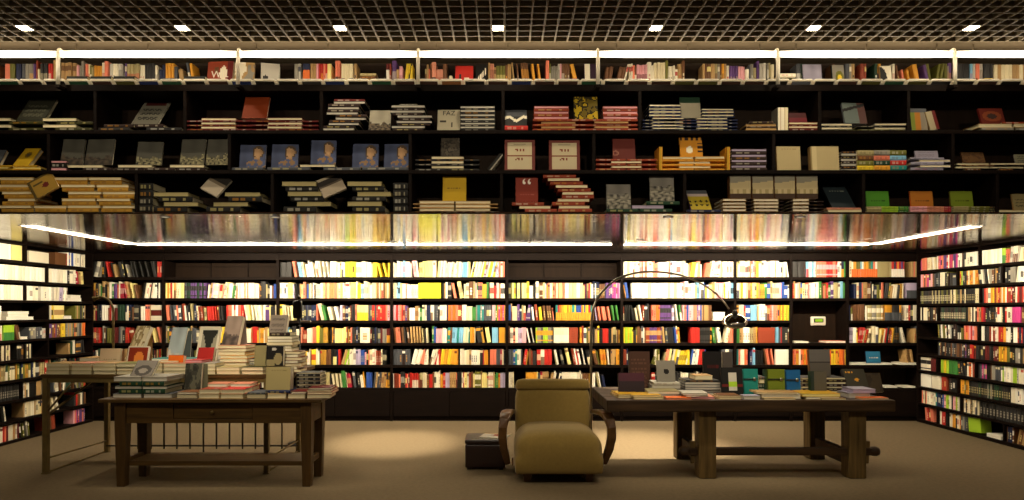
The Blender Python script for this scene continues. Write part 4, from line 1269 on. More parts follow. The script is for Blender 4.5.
far = {'far': True}
W1 = {'w': .05, 'style': 'plain'}
for k, segs in enumerate([
    [(-60, -2, 'white', far), (0, 12, ('white',), {'w': .14, 'style': 'plain', 'h': 1.08}), (12.5, 23.5, ('pale yellow', 'white'), {'w': .16, 'style': 'plain', 'h': 1.05}), (24, 26.5, ('white',), {'w': .05}), (30, 50, ('ivory',), {'w': .33, 'style': 'plain', 'h': .78}), (56, 68, ('brick red', 'brown'), {'w': .2, 'style': 'plain', 'h': .9}), (68, 81, ('white', 'coral', 'blue', 'ivory'), {}), (81, 86.5, 'white')],
    [(-60, -4, 'white', far), (-1, 27.5, ('white', 'ivory'), W1), (27.5, 47.5, ('white',), W1), (50, 68, ('white', 'ivory'), W1), (68.5, 76, 'mixed'), (76, 86, 'mixed', {'lean': -9})],
    [(-60, -4, 'white', far), (-2, 25.5, ('white', 'ivory'), W1), (28, 58, ('white', 'ivory', 'pale grey'), {'w': .045}), (58, 68, ('lilac', 'white', 'ivory'), {'lean': 6})],
    [(-60, -4, 'mixed', far), (-2, 2.5, 'white'), (51, 55, ('yellow', 'ivory'), {}), (55, 65, ('pale yellow',), {'w': .2, 'style': 'title', 'alt': 'tan', 'd': .05}), (76, 86, ('olive', 'charcoal', 'tan'), {})],
    [(-60, -4, 'mixed', far), (-2, 4, 'white'), (4.5, 15, ('lime',), {'w': .14, 'style': 'two', 'alt': 'green'}), (16.5, 23, ('brown', 'coral'), {'lean': -15}), (30, 43, ('slate', 'grey'), {'h': .8}), (43, 48, ('pale grey',), {'h': .7}), (50.5, 62, ('brown', 'purple', 'brick red'), {}), (62, 66, ('yellow',), {}), (66, 86, ('grey', 'olive', 'orange', 'slate', 'tan'), {})],
    [(-60, -4, 'dark', far), (-1, 11, ('dark brown', 'black', 'cream'), {}), (18, 25, ('black', 'cream', 'dark brown'), {}), (26, 33, ('black', 'cream'), {}), (70, 86, 'dark')],
    [(-60, -6, 'muted', far), (-3, 45, 'muted'), (46, 86, 'dark')],
    [(-60, -4, 'dark', far), (-2, 22, ('black', 'charcoal'), {'style': 'text', 'alt': 'grey'}), (24, 30, ('ivory', 'tan'), {}), (30, 42, ('tan', 'black', 'brown'), {'w': .12}), (44, 52, ('cream', 'black'), {'lean': -8}), (54, 86, 'dark')],
    [(-60, -4, 'muted', far), (0, 9, ('black', 'ivory', 'cream'), {'lean': -8}), (24, 37, ('ivory', 'tan', 'cream'), {}), (37, 48, ('black', 'tan', 'cream'), {}), (49, 60, ('cream', 'ivory'), {'lean': -14}), (75, 86, 'dark')],
    [(-60, -4, 'muted', far), (1, 20, ('red', 'ivory', 'tan', 'coral', 'dark red'), {}), (21, 32, 'dark', {'lean': -8}), (47, 57, ('brick red', 'brown'), {'lean': -7}), (74, 86, ('magenta', 'purple', 'pink', 'navy', 'coral'), {})],
]):
    siderow(-1, k, segs)
for k, segs in enumerate([
    [(920, 936, 'rightlight'), (936, 957, ('white', 'red', 'magenta', 'ivory', 'purple', 'coral'), {}), (957, 977, ('white', 'charcoal', 'ivory', 'brown', 'white'), {}), (980, 1001, ('white', 'ivory'), W1), (1001, 1004.5, ('lime',), {'w': .06, 'style': 'two', 'alt': 'green'}), (1004.5, 1024, 'rightlight'), (1025, 1090, 'rightlight', far)],
    [(920, 934, ('pink', 'brown', 'coral', 'slate', 'magenta'), {}), (934, 955, 'rightmix'), (958, 966, ('lime', 'charcoal', 'amber'), {}), (966, 977, ('pale yellow', 'amber', 'cream', 'tan'), {}), (977, 990, ('ivory', 'white', 'charcoal'), {'lean': -9}), (990, 1000, 'rightmix'), (1003, 1015, ('charcoal', 'black', 'grey'), {}), (1015, 1024, ('white', 'ivory'), {'lean': 9}), (1025, 1090, 'rightmix', far)],
    [(920, 950, ('black', 'dark brown', 'olive', 'charcoal', 'khaki'), {'style': 'text', 'alt': 'cream'}), (950, 978, ('charcoal', 'cream', 'black', 'olive', 'tan'), {'style': 'text', 'alt': 'khaki'}), (980, 987, ('ivory', 'coral', 'red', 'charcoal'), {}), (987, 1010, ('red', 'ivory', 'amber', 'yellow', 'brick red'), {}), (1010, 1024, ('red', 'ivory', 'dark red'), {}), (1025, 1090, 'rightmix', far)],
    [(920, 936, ('brown', 'ivory', 'charcoal', 'cream', 'black'), {}), (939, 965, ('black', 'charcoal', 'dark green', 'dark brown'), {'style': 'text', 'alt': 'cream'}), (965, 980, ('coral', 'ivory', 'black', 'tan'), {}), (980, 995, 'rightmix'), (995, 1011, ('ivory', 'black', 'red', 'white', 'cream'), {}), (1011, 1020, ('magenta',), {'w': .05, 'style': 'plain'}), (1020, 1026, 'dark'), (1027, 1090, 'rightmix', far)],
    [(937, 951, ('ivory', 'olive', 'white', 'charcoal'), {'lean': -5}), (951, 963, 'rightmix'), (963, 976, ('pink', 'coral', 'red'), {}), (979, 1000, ('red', 'white', 'charcoal', 'ivory', 'brick red'), {}), (1000, 1026, ('amber', 'black', 'red', 'white', 'navy', 'yellow'), {}), (1027, 1090, 'rightmix', far)],
    [(937, 969, ('black', 'slate', 'purple', 'charcoal', 'dark brown', 'brown'), {}), (969, 973, ('red',), {}), (973, 998, ('black', 'charcoal', 'dark red'), {}), (998, 1009, ('yellow', 'amber', 'olive'), {}), (1009, 1026, ('black', 'charcoal', 'tan', 'grey'), {}), (1027, 1090, 'dark', far)],
    [(920, 930, ('white', 'ivory'), {'w': .12, 'style': 'bands', 'alt': 'charcoal'}), (930, 935.5, ('coral', 'dark red'), {}), (940, 957, ('lime', 'green', 'yellow', 'green'), {'w': .05, 'style': 'plain'}), (957, 966, ('black', 'ivory', 'charcoal'), {'lean': -8}), (966, 974, ('orange', 'ivory', 'brick red'), {}), (976, 990, ('black', 'charcoal', 'magenta', 'slate'), {}), (990, 1000, 'dark'), (1000, 1026, ('ivory', 'white', 'lime', 'pale grey'), {}), (1027, 1090, 'rightmix', far)],
    [(920, 930, ('white',), {'w': .22, 'style': 'plain'}), (931, 940, ('white', 'ivory'), {'w': .2, 'style': 'plain'}), (941, 947, ('red', 'brick red'), {}), (948, 956, ('black', 'dark brown'), {}), (958, 968, ('olive', 'ivory', 'charcoal', 'amber'), {}), (968, 1010, ('black', 'charcoal', 'dark green', 'charcoal', 'grey'), {'style': 'text', 'alt': 'khaki'}), (1010, 1026, ('red', 'ivory', 'purple', 'white'), {}), (1027, 1090, 'dark', far)],
    [(921, 935, ('ivory', 'charcoal', 'brown', 'coral', 'cream'), {}), (935, 943, ('blue', 'teal', 'navy'), {}), (943, 958, ('ivory', 'lime', 'charcoal', 'pink'), {}), (961, 978, ('tan', 'ivory', 'charcoal', 'cream'), {}), (979, 1026, ('black', 'charcoal'), {'style': 'text', 'alt': 'grey', 'w': .05}), (1027, 1090, 'dark', far)],
    [(924, 934, ('red', 'brick red', 'coral'), {'lean': -6}), (939, 948, ('red', 'black', 'ivory'), {}), (949, 960, ('charcoal', 'ivory', 'amber', 'cream'), {}), (960, 967, ('slate', 'grey'), {}), (968, 981, ('lime', 'olive'), {'w': .2, 'style': 'plain', 'lean': -5}), (1005, 1013, ('brown', 'navy', 'amber'), {}), (1016, 1026, ('tan', 'brown'), {'lean': 12}), (1027, 1090, 'dark', far)],
]):
    siderow(1, k, segs)


def flat_side(lab, X, yc, z, W, D, T, cn, pg='white'):
    flat_book('stacked_book', check_label(lab), (X, yc, z), W, D, T, 'F', C[cn], C[pg], 'books lying flat on the wall bookcases', math.pi / 2 if X < 0 else -math.pi / 2)


yl = lambda p: XL * FPX / (p - CX)
Wz = .27
flat_side('white book lowest of the white pile on the left side bookcase', XL - .03, yl(23), zl[3] + .001, .42, .2, .035, 'white')
flat_side('white book in the middle of the white pile on the left side bookcase', XL - .035, yl(21.5), zl[3] + .037, .31, .2, .03, 'ivory')
flat_side('white book topmost of the white pile on the left side bookcase', XL - .035, yl(21.5), zl[3] + .068, .33, .2, .03, 'white')
flat_side('ivory book lying lower beside the leaning white books, left side bookcase', XL - .03, yl(77), zl[2] + .001, .27, .2, .04, 'white')
flat_side('ivory book lying upper beside the leaning white books, left side bookcase', XL - .03, yl(78), zl[2] + .042, .2, .2, .04, 'ivory')
flat_side('white book lying beside the pale yellow cover on the left side bookcase', XL - .03, yl(70), zl[3] + .001, .15, .2, .04, 'white')
flat_side('white book lying beside the leaning brown books, left side bookcase', XL - .03, yl(27), zl[4] + .001, .1, .2, .03, 'white')
yr = lambda p: XR * FPX / (p - CX)
flat_side('white book lying on the bottom shelf of the right side bookcase', XR + .03, yr(991), zr[9] + .001, .22, .2, .04, 'white')

# ================================================================ strip lights under the soffit
YL = 7.6
SX0, SX1 = WX(137, YL), WX(870, YL)


def strip_light(label, p0, p1, mat, watts, toward, w=.12):
    p0, p1 = Vector(p0), Vector(p1)
    d = p1 - p0
    r = thing('strip_light', check_label(label), 'strip light', ((p0 + p1) / 2), (0, 0, math.atan2(d.y, d.x)), 'strip lights under the glossy soffit')
    L = d.length / 2
    for x in (-L, L - .012):
        part('end_cap', M['black'], r, [(x, x + .012, -w / 2 - .002, w / 2 + .002, -.004, -.0002)], bevel=.001)
    q = MB(); q.box(-L + .0122, L - .0122, -w / 2, w / 2, -.0012, -.0002)
    q.build('diffuser', mat, r)
    # unseen area lamp added along the diffuser, lights the upper shelves sideways
    l = bpy.data.lights.new('strip_fill', 'AREA')
    l.shape = 'RECTANGLE'
    l.size = d.length - .03
    l.size_y = .02
    l.energy = watts
    l.color = WARM
    o = bpy.data.objects.new('strip_fill', l)
    COL.objects.link(o)
    n = Vector(toward)
    mid = (p0 + p1) / 2 + n * (w / 2 + .004)
    o.location = (mid.x, mid.y, ZS - .014)
    x = d.normalized()
    z = -(n + Vector((0, 0, -.12))).normalized()
    y = z.cross(x).normalized()
    x = y.cross(z)
    o.rotation_euler = Matrix(((x.x, y.x, z.x), (x.y, y.y, z.y), (x.z, y.z, z.z))).to_euler()
    return r


zs_ = ZS - .0005
strip_light('warm strip light under the glossy soffit, back run, left length', (SX0, YL, zs_), (WX(404, YL), YL, zs_), M['strip'], 72, (0, 1, 0))
strip_light('warm strip light under the glossy soffit, back run, middle length', (WX(406, YL), YL, zs_), (WX(612, YL), YL, zs_), M['strip_mid'], 46, (0, 1, 0))
strip_light('warm strip light under the glossy soffit, back run, right length', (WX(623, YL), YL, zs_), (SX1, YL, zs_), M['strip'], 88, (0, 1, 0))
strip_light('warm strip light under the glossy soffit along the left side bookcase', (SX0 - .03, YL - .04, zs_), (SX0 - .03, 5.86, zs_), M['strip_side'], 34, (-1, 0, 0))
strip_light('warm strip light under the glossy soffit along the right side bookcase', (SX1 + .03, YL - .04, zs_), (SX1 + .03, 5.9, zs_), M['strip_side'], 34, (1, 0, 0))

# ================================================================ work table with a drawer (front left)
Yt = 5.47


def leg_taper(x, y, z1, w0, w1, name, mat, parent):
    """w0 at the foot, w1 at the top"""
    q = MB()
    zk = z1 - .22
    vs = []
    for z, w in ((0, w0), (zk, w1), (z1, w1)):
        vs += [(x - w / 2, y - w / 2, z), (x + w / 2, y - w / 2, z), (x + w / 2, y + w / 2, z), (x - w / 2, y + w / 2, z)]
    fs = [(3, 2, 1, 0), (8, 9, 10, 11)]
    for i in (0, 4):
        fs += [(i, i + 1, i + 5, i + 4), (i + 1, i + 2, i + 6, i + 5), (i + 2, i + 3, i + 7, i + 6), (i + 3, i, i + 4, i + 7)]
    q.mesh(vs, fs)
    return q.build(name, mat, parent, bevel=.004)


lt = thing('work_table', 'brown wooden work table with a drawer, piled with books, front left', 'table', (-2.465, Yt, 0))
part('table_top', M['table'], lt, [(-.935, .93, -.045, .418, .715, .745)], bevel=.005)
for x in (-.775, .79):
    for y in (.042, .372):
        leg_taper(x, y, .7145, .068, .092, 'leg', M['table_v'], lt)
part('apron', M['table'], lt, [(-.727, -.335, .012, .034, .535, .7145), (.335, .742, .012, .034, .535, .7145), (-.335, .335, .014, .034, .535, .568), (-.335, .335, .014, .034, .700, .7145), (-.335, .335, .03, .036, .568, .70)], bevel=.002)
part('apron', M['table'], lt, [(-.727, .742, .385, .407, .535, .7145)], bevel=.002)
for x in (-.80, .815):
    part('apron', M['table'], lt, [(x - .011, x + .011, .09, .324, .535, .7145)], bevel=.002)
dr = part('drawer', M['table'], lt, [(-.331, .331, .018, .0295, .572, .696)], bevel=.003)
q = MB(); q.lathe([(0.001, 0), (.009, 0), (.007, .01), (.015, .018), (.016, .026), (.009, .031), (.001, .032)], 16, T=Matrix.Translation((0, .018, .63)) @ Matrix.Rotation(math.pi / 2, 4, 'X'))
q.build('knob', M['bronze'], dr, smooth=True)
part('lower_shelf', M['table'], lt, [(-.735, .75, .06, .36, .165, .205)], bevel=.004)
for x in (-.775, .79):
    part('stretcher', M['table_v'], lt, [(x - .018, x + .018, .084, .33, .175, .225)], bevel=.002)

# ================================================================ tall metal table with a barred back (behind it)
Xa, Xb, Ya, Yb_ = -4.18, -2.17, 5.92, 6.83
ZT = .905
mt = thing('metal_table', 'tall bronze metal table with a barred back, piled with books, behind the work table', 'table', ((Xa + Xb) / 2, (Ya + Yb_) / 2, 0))
hx, hy = (Xb - Xa) / 2, (Yb_ - Ya) / 2
part('table_top', M['table'], mt, [(-hx - .04, hx + .16, -hy - .02, hy + .05, ZT - .035, ZT)], bevel=.004)
for sx in (-1, 1):
    for sy in (-1, 1):
        q = MB(); q.box(sx * hx - .022, sx * hx + .022, sy * hy - .022, sy * hy + .022, 0, ZT - .0355); q.box(sx * hx - .028, sx * hx + .028, sy * hy - .028, sy * hy + .028, 0, .012)
        q.build('leg', M['bronze'], mt, bevel=.003)
part('apron', M['bronze'], mt, [(-hx + .0225, hx - .0225, -hy - .012, -hy + .012, ZT - .075, ZT - .0355)], bevel=.002)
part('apron', M['bronze'], mt, [(-hx + .0225, hx - .0225, hy - .012, hy + .012, ZT - .075, ZT - .0355)], bevel=.002)
q = MB(); q.tube([(-hx, hy - .018, .068), (hx, hy - .018, .068)], .009, 10); q.build('rail', M['iron'], mt, smooth=True)
Yr = Yb_ - .018
for px, long in ((138, 0), (151, 0), (164, 0), (177, 0), (190, 0), (203.5, 1), (216.5, 0), (229.5, 0), (242.5, 0), (255.5, 0), (269, 0), (282, 0)):
    x = WX(px, Yr) - (Xa + Xb) / 2
    q = MB(); q.tube([(x, hy - .018, .003 if long else .035), (x, hy - .018, ZT - .076)], .0085, 10); q.build('bar', M['iron'], mt, smooth=True)
for sx in (-1, 1):
    q = MB(); q.tube([(sx * hx, -hy + .02, .137), (sx * hx, hy - .02, .118)], .008, 8); q.build('rail', M['bronze'], mt, smooth=True)
    q = MB(); q.tube([(sx * hx, -hy + .02, .012), (sx * hx, hy - .02, .012)], .007, 8); q.build('rail', M['bronze'], mt, smooth=True)
    q = MB(); q.tube([(sx * hx, -hy + .02, .53), (sx * hx, hy - .02, ZT - .05)], .010, 8); q.build('brace', M['bronze'], mt, smooth=True)
    q = MB(); q.tube([(sx * hx, -hy, .55), (sx * (hx - .26), -hy, ZT - .05)], .009, 8); q.build('brace', M['bronze'], mt, smooth=True)

# ================================================================ heavy timber table (right)
Yq = 5.73
rt = thing('timber_table', 'heavy rough timber table with pegged stretchers, covered with books, on the right', 'table', (2.2, Yq, 0))
q = MB()
n = 4
for i in range(n):
    ya = -.06 + i * (.98 / n)
    q.box(-1.31, 1.21, ya + .001, ya + .98 / n - .001, .60, .703)
q.build('table_top', M['rustic'], rt, bevel=.008)
for x in (-.41, .915):
    for y in (.08, .82):
        q = MB(); q.box(x - .077, x + .077, y - .075, y + .075, 0, .5995); q.build('leg', M['rustic_v'], rt, bevel=.010)
    part('side_stretcher', M['rustic'], rt, [(x - .03, x + .03, .156, .744, .09, .22)], bevel=.006)
    for yy in (.40, .50):
        pass
q = MB(); q.box(-.60, 1.10, .05, .11, .195, .262)
q.build('beam', M['rustic'], rt, bevel=.008)
for s, x in ((-1, -.60), (1, 1.10)):
    q = MB(); q.lathe([(.001, -.05), (.03, -.048), (.042, -.02), (.044, .01), (.036, .035), (.015, .046), (.001, .048)], 16, T=Matrix.Translation((x, .08, .228)) @ Matrix.Rotation(s * math.pi / 2, 4, 'Y'))
    q.build('beam_end', M['rustic'], rt, smooth=True)
for x in (-.525, 1.03):
    q = MB()
    q.mesh([(x - .015, .065, .12), (x + .015, .065, .12), (x + .015, .095, .12), (x - .015, .095, .12), (x - .026, .062, .32), (x + .026, .062, .32), (x + .026, .098, .32), (x - .026, .098, .32)],
           [(3, 2, 1, 0), (4, 5, 6, 7), (0, 1, 5, 4), (1, 2, 6, 5), (2, 3, 7, 6), (3, 0, 4, 7)])
    q.build('wedge_peg', M['rustic_v'], rt, bevel=.005)

# ================================================================ armchair
ac = thing('armchair', 'olive tan upholstered armchair with curved wooden arms, in the centre', 'armchair', (.462, 5.60, 0))


def seat_bulge(p):
    k = 1 - (p.x / .4) ** 2
    if p.z > 0:
        p = p + Vector((0, 0, .022 * k))
        p.x *= 1 - .10 * max(0, (p.z / .17)) ** 2 * max(0, (p.y + .3) / .6)
    if p.y < 0:
        p.y -= .03 * (1 - (p.z / .2) ** 2)
    return p


q = MB(); q.rbox(0, .26, .258, .755, .66, .345, .13, .035, n=12, bulge=seat_bulge); q.build('seat', M['fabric'], ac, smooth=True)
TB = Matrix.Translation((0, .60, .16)) @ Matrix.Rotation(math.radians(-11), 4, 'X')


def back_bulge(p):
    if p.y < 0:
        p.y -= .03 * (1 - (p.x / .4) ** 2) * (1 - (p.z / .36) ** 2)
    p.x *= 1 + .015 * math.cos(p.z * 5)
    return p


q = MB(); q.rbox(0, .06, .30, .715, .19, .58, .07, .05, n=12, bulge=back_bulge, T=TB); bk = q.build('backrest', M['fabric'], ac, smooth=True)
q = MB(); q.rbox(0, .05, .615, .72, .23, .115, .055, .05, n=10, T=TB); q.build('head_roll', M['fabric'], bk, smooth=True)
for s in (-1, 1):
    q = MB()
    xo = .425 * s
    P_ = [(.40 * s, .74, .50), (.42 * s, .55, .53), (.445 * s, .36, .548), (.455 * s, .24, .545), (.468 * s, .185, .515), (.482 * s, .17, .45), (.486 * s, .18, .36), (.474 * s, .215, .26), (.45 * s, .27, .16), (.435 * s, .30, .10)]
    q.sweep(P_, (1, 0, 0), [.07, .085, .10, .10, .085, .078, .075, .07, .06, .05], [.04, .045, .045, .05, .06, .07, .075, .07, .06, .05])
    q.build('arm', M['chairwood'], ac, bevel=.012, seg=3)
    q = MB(); q.box(.36 * s - .04, .36 * s + .09 * s * .5 + .02, .24, .34, .09, .16); q.build('arm_bracket', M['chairwood'], ac, bevel=.006)
for x in (-.27, .27):
    for y, h in ((.06, .0), (.62, .0)):
        q = MB()
        q.mesh([(x - .028, y - .028, 0), (x + .028, y - .028, 0), (x + .028, y + .028, 0), (x - .028, y + .028, 0), (x - .04, y - .04, .10), (x + .04, y - .04, .10), (x + .04, y + .04, .10), (x - .04, y + .04, .10)],
               [(3, 2, 1, 0), (4, 5, 6, 7), (0, 1, 5, 4), (1, 2, 6, 5), (2, 3, 7, 6), (3, 0, 4, 7)])
        q.build('leg', M['chairwood'], ac, bevel=.004)

# ================================================================ leather cube and magazine
cb = thing('cube_stool', 'dark brown leather cube stool left of the armchair', 'stool', (-.185, 6.05, 0))
q = MB(); q.rbox(0, .175, .128, .375, .35, .22, .012, n=6); q.build('body', M['leather'], cb, smooth=True)
q = MB(); q.rbox(0, .175, .26, .38, .355, .042, .014, n=6); q.build('cushion', M['leather'], cb, smooth=True)
for x in (-.15, .15):
    for y in (.03, .32):
        q = MB(); q.box(x - .018, x + .018, y - .018, y + .018, 0, .022); q.build('foot', M['black'], cb, bevel=.002)
mg = thing('magazine', 'glossy magazine with a red picture lying on the leather cube', 'magazine', (-.12, 6.10, .2815), (0, 0, math.radians(-14)))
q = MB()
art = lambda u, v: C['brick red'] if (u - .62) ** 2 / .05 + (v - .62) ** 2 / .06 < 1 else (C['tan'] if v > .85 else C['pale grey'])
for i in range(14):
    for j in range(14):
        u0, u1, v0, v1 = i / 14, (i + 1) / 14, j / 14, (j + 1) / 14
        q.face([(-.13 + .26 * u0, .22 * v0, .010), (-.13 + .26 * u1, .22 * v0, .010), (-.13 + .26 * u1, .22 * v1, .010), (-.13 + .26 * u0, .22 * v1, .010)], art((u0 + u1) / 2, (v0 + v1) / 2))
q.box(-.13, .13, 0, .22, .0085, .0098, C['ivory'])
q.box(-.13, .13, 0, .22, 0, .0015, C['ivory'])
q.build('cover', M['cover'], mg, colours=True)
q = MB(); q.box(-.128, .129, .002, .218, .0016, .0084, C['white']); q.build('pages', M['pages'], mg, colours=True)

# ================================================================ arc lamp
Yc = 6.56
bx_, by_ = WX(591, Yc), Yc
al = thing('arc_lamp', 'tall chrome arc floor lamp reaching right from behind the armchair', 'floor lamp', (bx_, by_, 0))
q = MB(); q.lathe([(.001, 0), (.17, 0), (.175, .006), (.172, .022), (.16, .028), (.03, .034), (.026, .06), (.001, .06)], 40); q.build('base', M['chrome'], al, smooth=True)
pts = [(591, 462), (591, 400), (591, 345), (591.3, 325), (592.6, 312), (596, 301), (603, 291), (612, 282.5), (624, 276), (639, 272.6), (655, 271.8), (672, 273.6), (688, 277.5), (702, 284), (714, 292), (723, 301), (729, 309)]
path = [Vector((WX(a, Yc) - bx_, 0, WZ(c, Yc))) for a, c in pts]
path[0].z = .034
# smooth the arc
sm = []
for i in range(len(path) - 1):
    p0, p1, p2, p3 = path[max(i - 1, 0)], path[i], path[i + 1], path[min(i + 2, len(path) - 1)]
    for t in (0, .25, .5, .75):
        sm.append(.5 * ((2 * p1) + (p2 - p0) * t + (2 * p0 - 5 * p1 + 4 * p2 - p3) * t * t + (3 * p1 - p0 - 3 * p2 + p3) * t ** 3))
sm.append(path[-1])
q = MB(); q.tube(sm, [.014 - .006 * i / len(sm) for i in range(len(sm))], 12); q.build('stem', M['steel'], al, smooth=True)
hc = Vector((WX(734.5, Yc) - bx_, -.01, WZ(320, Yc)))
TH = Matrix.Translation(hc) @ Matrix.Rotation(math.radians(28), 4, 'X') @ Matrix.Rotation(math.radians(-8), 4, 'Y')
q = MB()
prof = [(.125 * math.cos(a), .085 * math.sin(a) - .03) for a in [i * math.pi / 2 / 9 for i in range(9)]] + [(.012, .056)]
q.lathe(prof + [(.008, .05)] + [(.119 * math.cos(a), .079 * math.sin(a) - .03) for a in [i * math.pi / 2 / 9 for i in range(8, -1, -1)]], 36, T=TH)
q.build('lamp_shade', M['chrome'], al, smooth=True)
q = MB(); q.lathe([(.001, .05), (.026, .05), (.03, .075), (.022, .105), (.010, .112), (.001, .112)], 20, T=TH); q.build('socket', M['black'], al, smooth=True)

# slender black pole lamp behind the metal table, bent bronze lamp on it
Yp = 7.25
pl = thing('pole_lamp', 'slender black pole lamp with a small white arm behind the book tower', 'floor lamp', (WX(300, Yp), Yp, 0))
q = MB(); q.lathe([(.001, 0), (.13, 0), (.13, .012), (.02, .022), (.001, .022)], 30); q.build('base', M['black'], pl, smooth=True)
q = MB(); q.tube([(0, 0, .02), (0, 0, WZ(318, Yp))], .010, 12); q.build('pole', M['black'], pl, smooth=True)
q = MB(); q.rbox(-.027, 0, WZ(309.5, Yp), .10, .05, .20, .02, n=5); q.build('lamp_head', M['black'], pl, smooth=True)
q = MB(); q.tube([(0, 0, WZ(299, Yp)), (-.03, 0, WZ(295.5, Yp))], .018, 10); q.build('finial', M['black'], pl, smooth=True)
q = MB(); q.box(.010, .12, -.012, .012, WZ(322, Yp), WZ(320.6, Yp)); q.build('bracket', M['white'], pl, bevel=.003)
Yg = 6.70
gl = thing('gooseneck_lamp', 'bent bronze gooseneck lamp standing at the back left of the metal table', 'table lamp', (WX(113.3, Yg), Yg, ZT))
gp = [(113.3, 372), (113.3, 345), (113.3, 325), (113.4, 313), (112.6, 307), (110.6, 302.5), (107.4, 299), (103.5, 297.3), (100.5, 297.2)]
gpp = [(WX(a, Yg) - WX(113.3, Yg), 0, WZ(c, Yg) - ZT) for a, c in gp]
gpp[0] = (0, 0, .01)
q = MB(); q.lathe([(.001, 0), (.06, 0), (.06, .008), (.012, .016), (.001, .016)], 24); q.build('base', M['bronze'], gl, smooth=True)
q = MB(); q.tube(gpp, .011, 12); q.build('stem', M['bronze'], gl, smooth=True)
q = MB(); q.tube([gpp[-1], (gpp[-1][0] - .03, 0, gpp[-1][2] - .004), (gpp[-1][0] - .07, 0, gpp[-1][2] - .018)], [.012, .018, .026], 14); q.build('lamp_head', M['bronze'], gl, smooth=True)

# ================================================================ books on the metal table
Gm = 'books on the metal table'
Gf = 'covers shown on the metal table'
Y0 = 5.895
zt = ZT + .0005


def tstack(desc, Y, layers, z=None, **k):
    return stack(desc, Y, zt if z is None else z, layers, group=Gm, **k)


Lk = lambda a, c, cols: [(11.2 / len(cols), 'F', cn, [(a, c)], 'cream') for cn in cols]
tstack('in the front row pile at the left table corner', Y0, Lk(45.5, 69, ['khaki', 'khaki', 'tan']), depth=.24)
tstack('in the red-topped front row pile, second from the table corner', Y0, Lk(70.5, 91, ['khaki', 'khaki', 'salmon']), depth=.24)
tstack('in the front row pile left of the tilted wave cover', Y0, Lk(92.5, 115, ['khaki', 'khaki', 'tan']), depth=.24)
tstack('in the front row pile behind the tilted wave cover', Y0, Lk(116, 138, ['khaki', 'tan', 'olive']), depth=.24)
tstack('in the front row pile under the orange block', Y0, Lk(139, 162, ['khaki', 'khaki', 'tan']), depth=.24)
tstack('in the front row pile below the red box cover', Y0, Lk(163, 190, ['khaki', 'khaki', 'salmon']), depth=.24)
tstack('in the front row pile left of the orange tan tower', Y0, Lk(192, 215, ['khaki', 'khaki', 'grey']), depth=.24)
tstack('in the front row pile below the orange tan tower', Y0, Lk(216, 239.5, ['khaki', 'khaki', 'olive'])[:2], depth=.16)
tstack('in the front row pile below the right tower', Y0, Lk(241, 263, ['khaki', 'dark olive', 'slate'])[:2], depth=.20)
tstack('in the low back pile behind the red-topped pile', 6.3, [(4.2, 'F', 'grey', [(78, 97)], 'grey'), (4.2, 'S', 'khaki', [(77, 96)]), (4.2, 'F', 'tan', [(79, 98)], 'ivory')], depth=.22)
face_book('cream landscape card behind the front row, left of the orange red cover', (97.5, 118.5, 348.5), 6.18, zt, a_title(lin('e0c9a2'), lin('b59c74'), .5, .56), C['tan'], 12, .03, group=Gf)
face_book('orange red sunset cover with a pale border', (125, 146.5, 346.3), 6.22, zt, lambda u, v: C['ivory'] if u > .93 or u < .05 or v > .94 else (lin('e8883a') if (u - .55) ** 2 / .05 + (v - .5) ** 2 / .08 < 1 else lin('8e2e14')), C['dark red'], 14, .03, group=Gf)
face_book('tall ivory drawing cover leaning back on the metal table', (119.5, 136, 326), 6.42, zt, a_mottle(lin('d9c694'), lin('a58d5c'), lin('efe2bc'), .8), C['tan'], 26, .05, yaw=-14, group=Gf)
face_book('brown tented cover right of the tall ivory drawing cover', (142, 152, 330), 6.64, zt, a_mottle(lin('7a5a2e'), lin('94713c')), C['brown'], 22, .03, yaw=30, group=Gf)
face_book('silvery blue cover with a pale shape, standing tall', (163.5, 180.5, 327.5), 6.55, zt, a_hills(lin('b9c4c4'), lin('c6c0b0'), lin('e0dccf'), .7, .4), C['slate'], 18, .04, yaw=-8, group=Gf)
face_book('dark slate cover leaning beside the silvery blue cover', (180.5, 189, 331), 6.56, zt, a_plain(lin('46504e')), C['slate'], 18, .03, yaw=14, group=Gf)
face_book('black and white photograph cover standing tall behind the red box', (193.5, 214.5, 326.5), 6.50, zt, lambda u, v: C['ivory'] if u < .16 or v > .93 or u > .9 else (lin('2a2a22') if v > .62 + .2 * math.sin(u * 9) else lin('a8a28a')), C['ivory'], 20, .04, group=Gf)
tstack('in the white pile under silvery blue cover', 6.25, [(3.2, 'F', 'tan', [(150, 172), (173, 194)], 'ivory'), (3.2, 'F', 'olive', [(152, 170), (172, 195)], 'ivory'), (3.0, 'F', 'charcoal', [(150, 171), (173, 196)], 'white'), (2.8, 'F', 'teal', [(151, 168), (170, 194)], 'white')], depth=.22)
face_book('plain red box cover lying tilted among the pale books', (195.5, 211.5, 347.5), 6.12, zt + .055, a_plain(lin('a8201a')), C['dark red'], 20, .05, group=Gf)
face_book('bright orange block standing on the front row', (168, 183, 355.2), 5.96, zt + .1035, a_plain(lin('e06818')), C['orange'], 12, .05, group=Gf)
tstack('laid flat on the front row right of the orange block', 5.93, [(2.6, 'F', 'red', [(185, 202)], 'pink')], z=zt + .1035, depth=.18)
tstack('laid flat with a yellow edge left of the orange block', 5.93, [(2.2, 'F', 'amber', [(160, 178)], 'ivory')], z=zt + .1035 + .0, depth=.02)
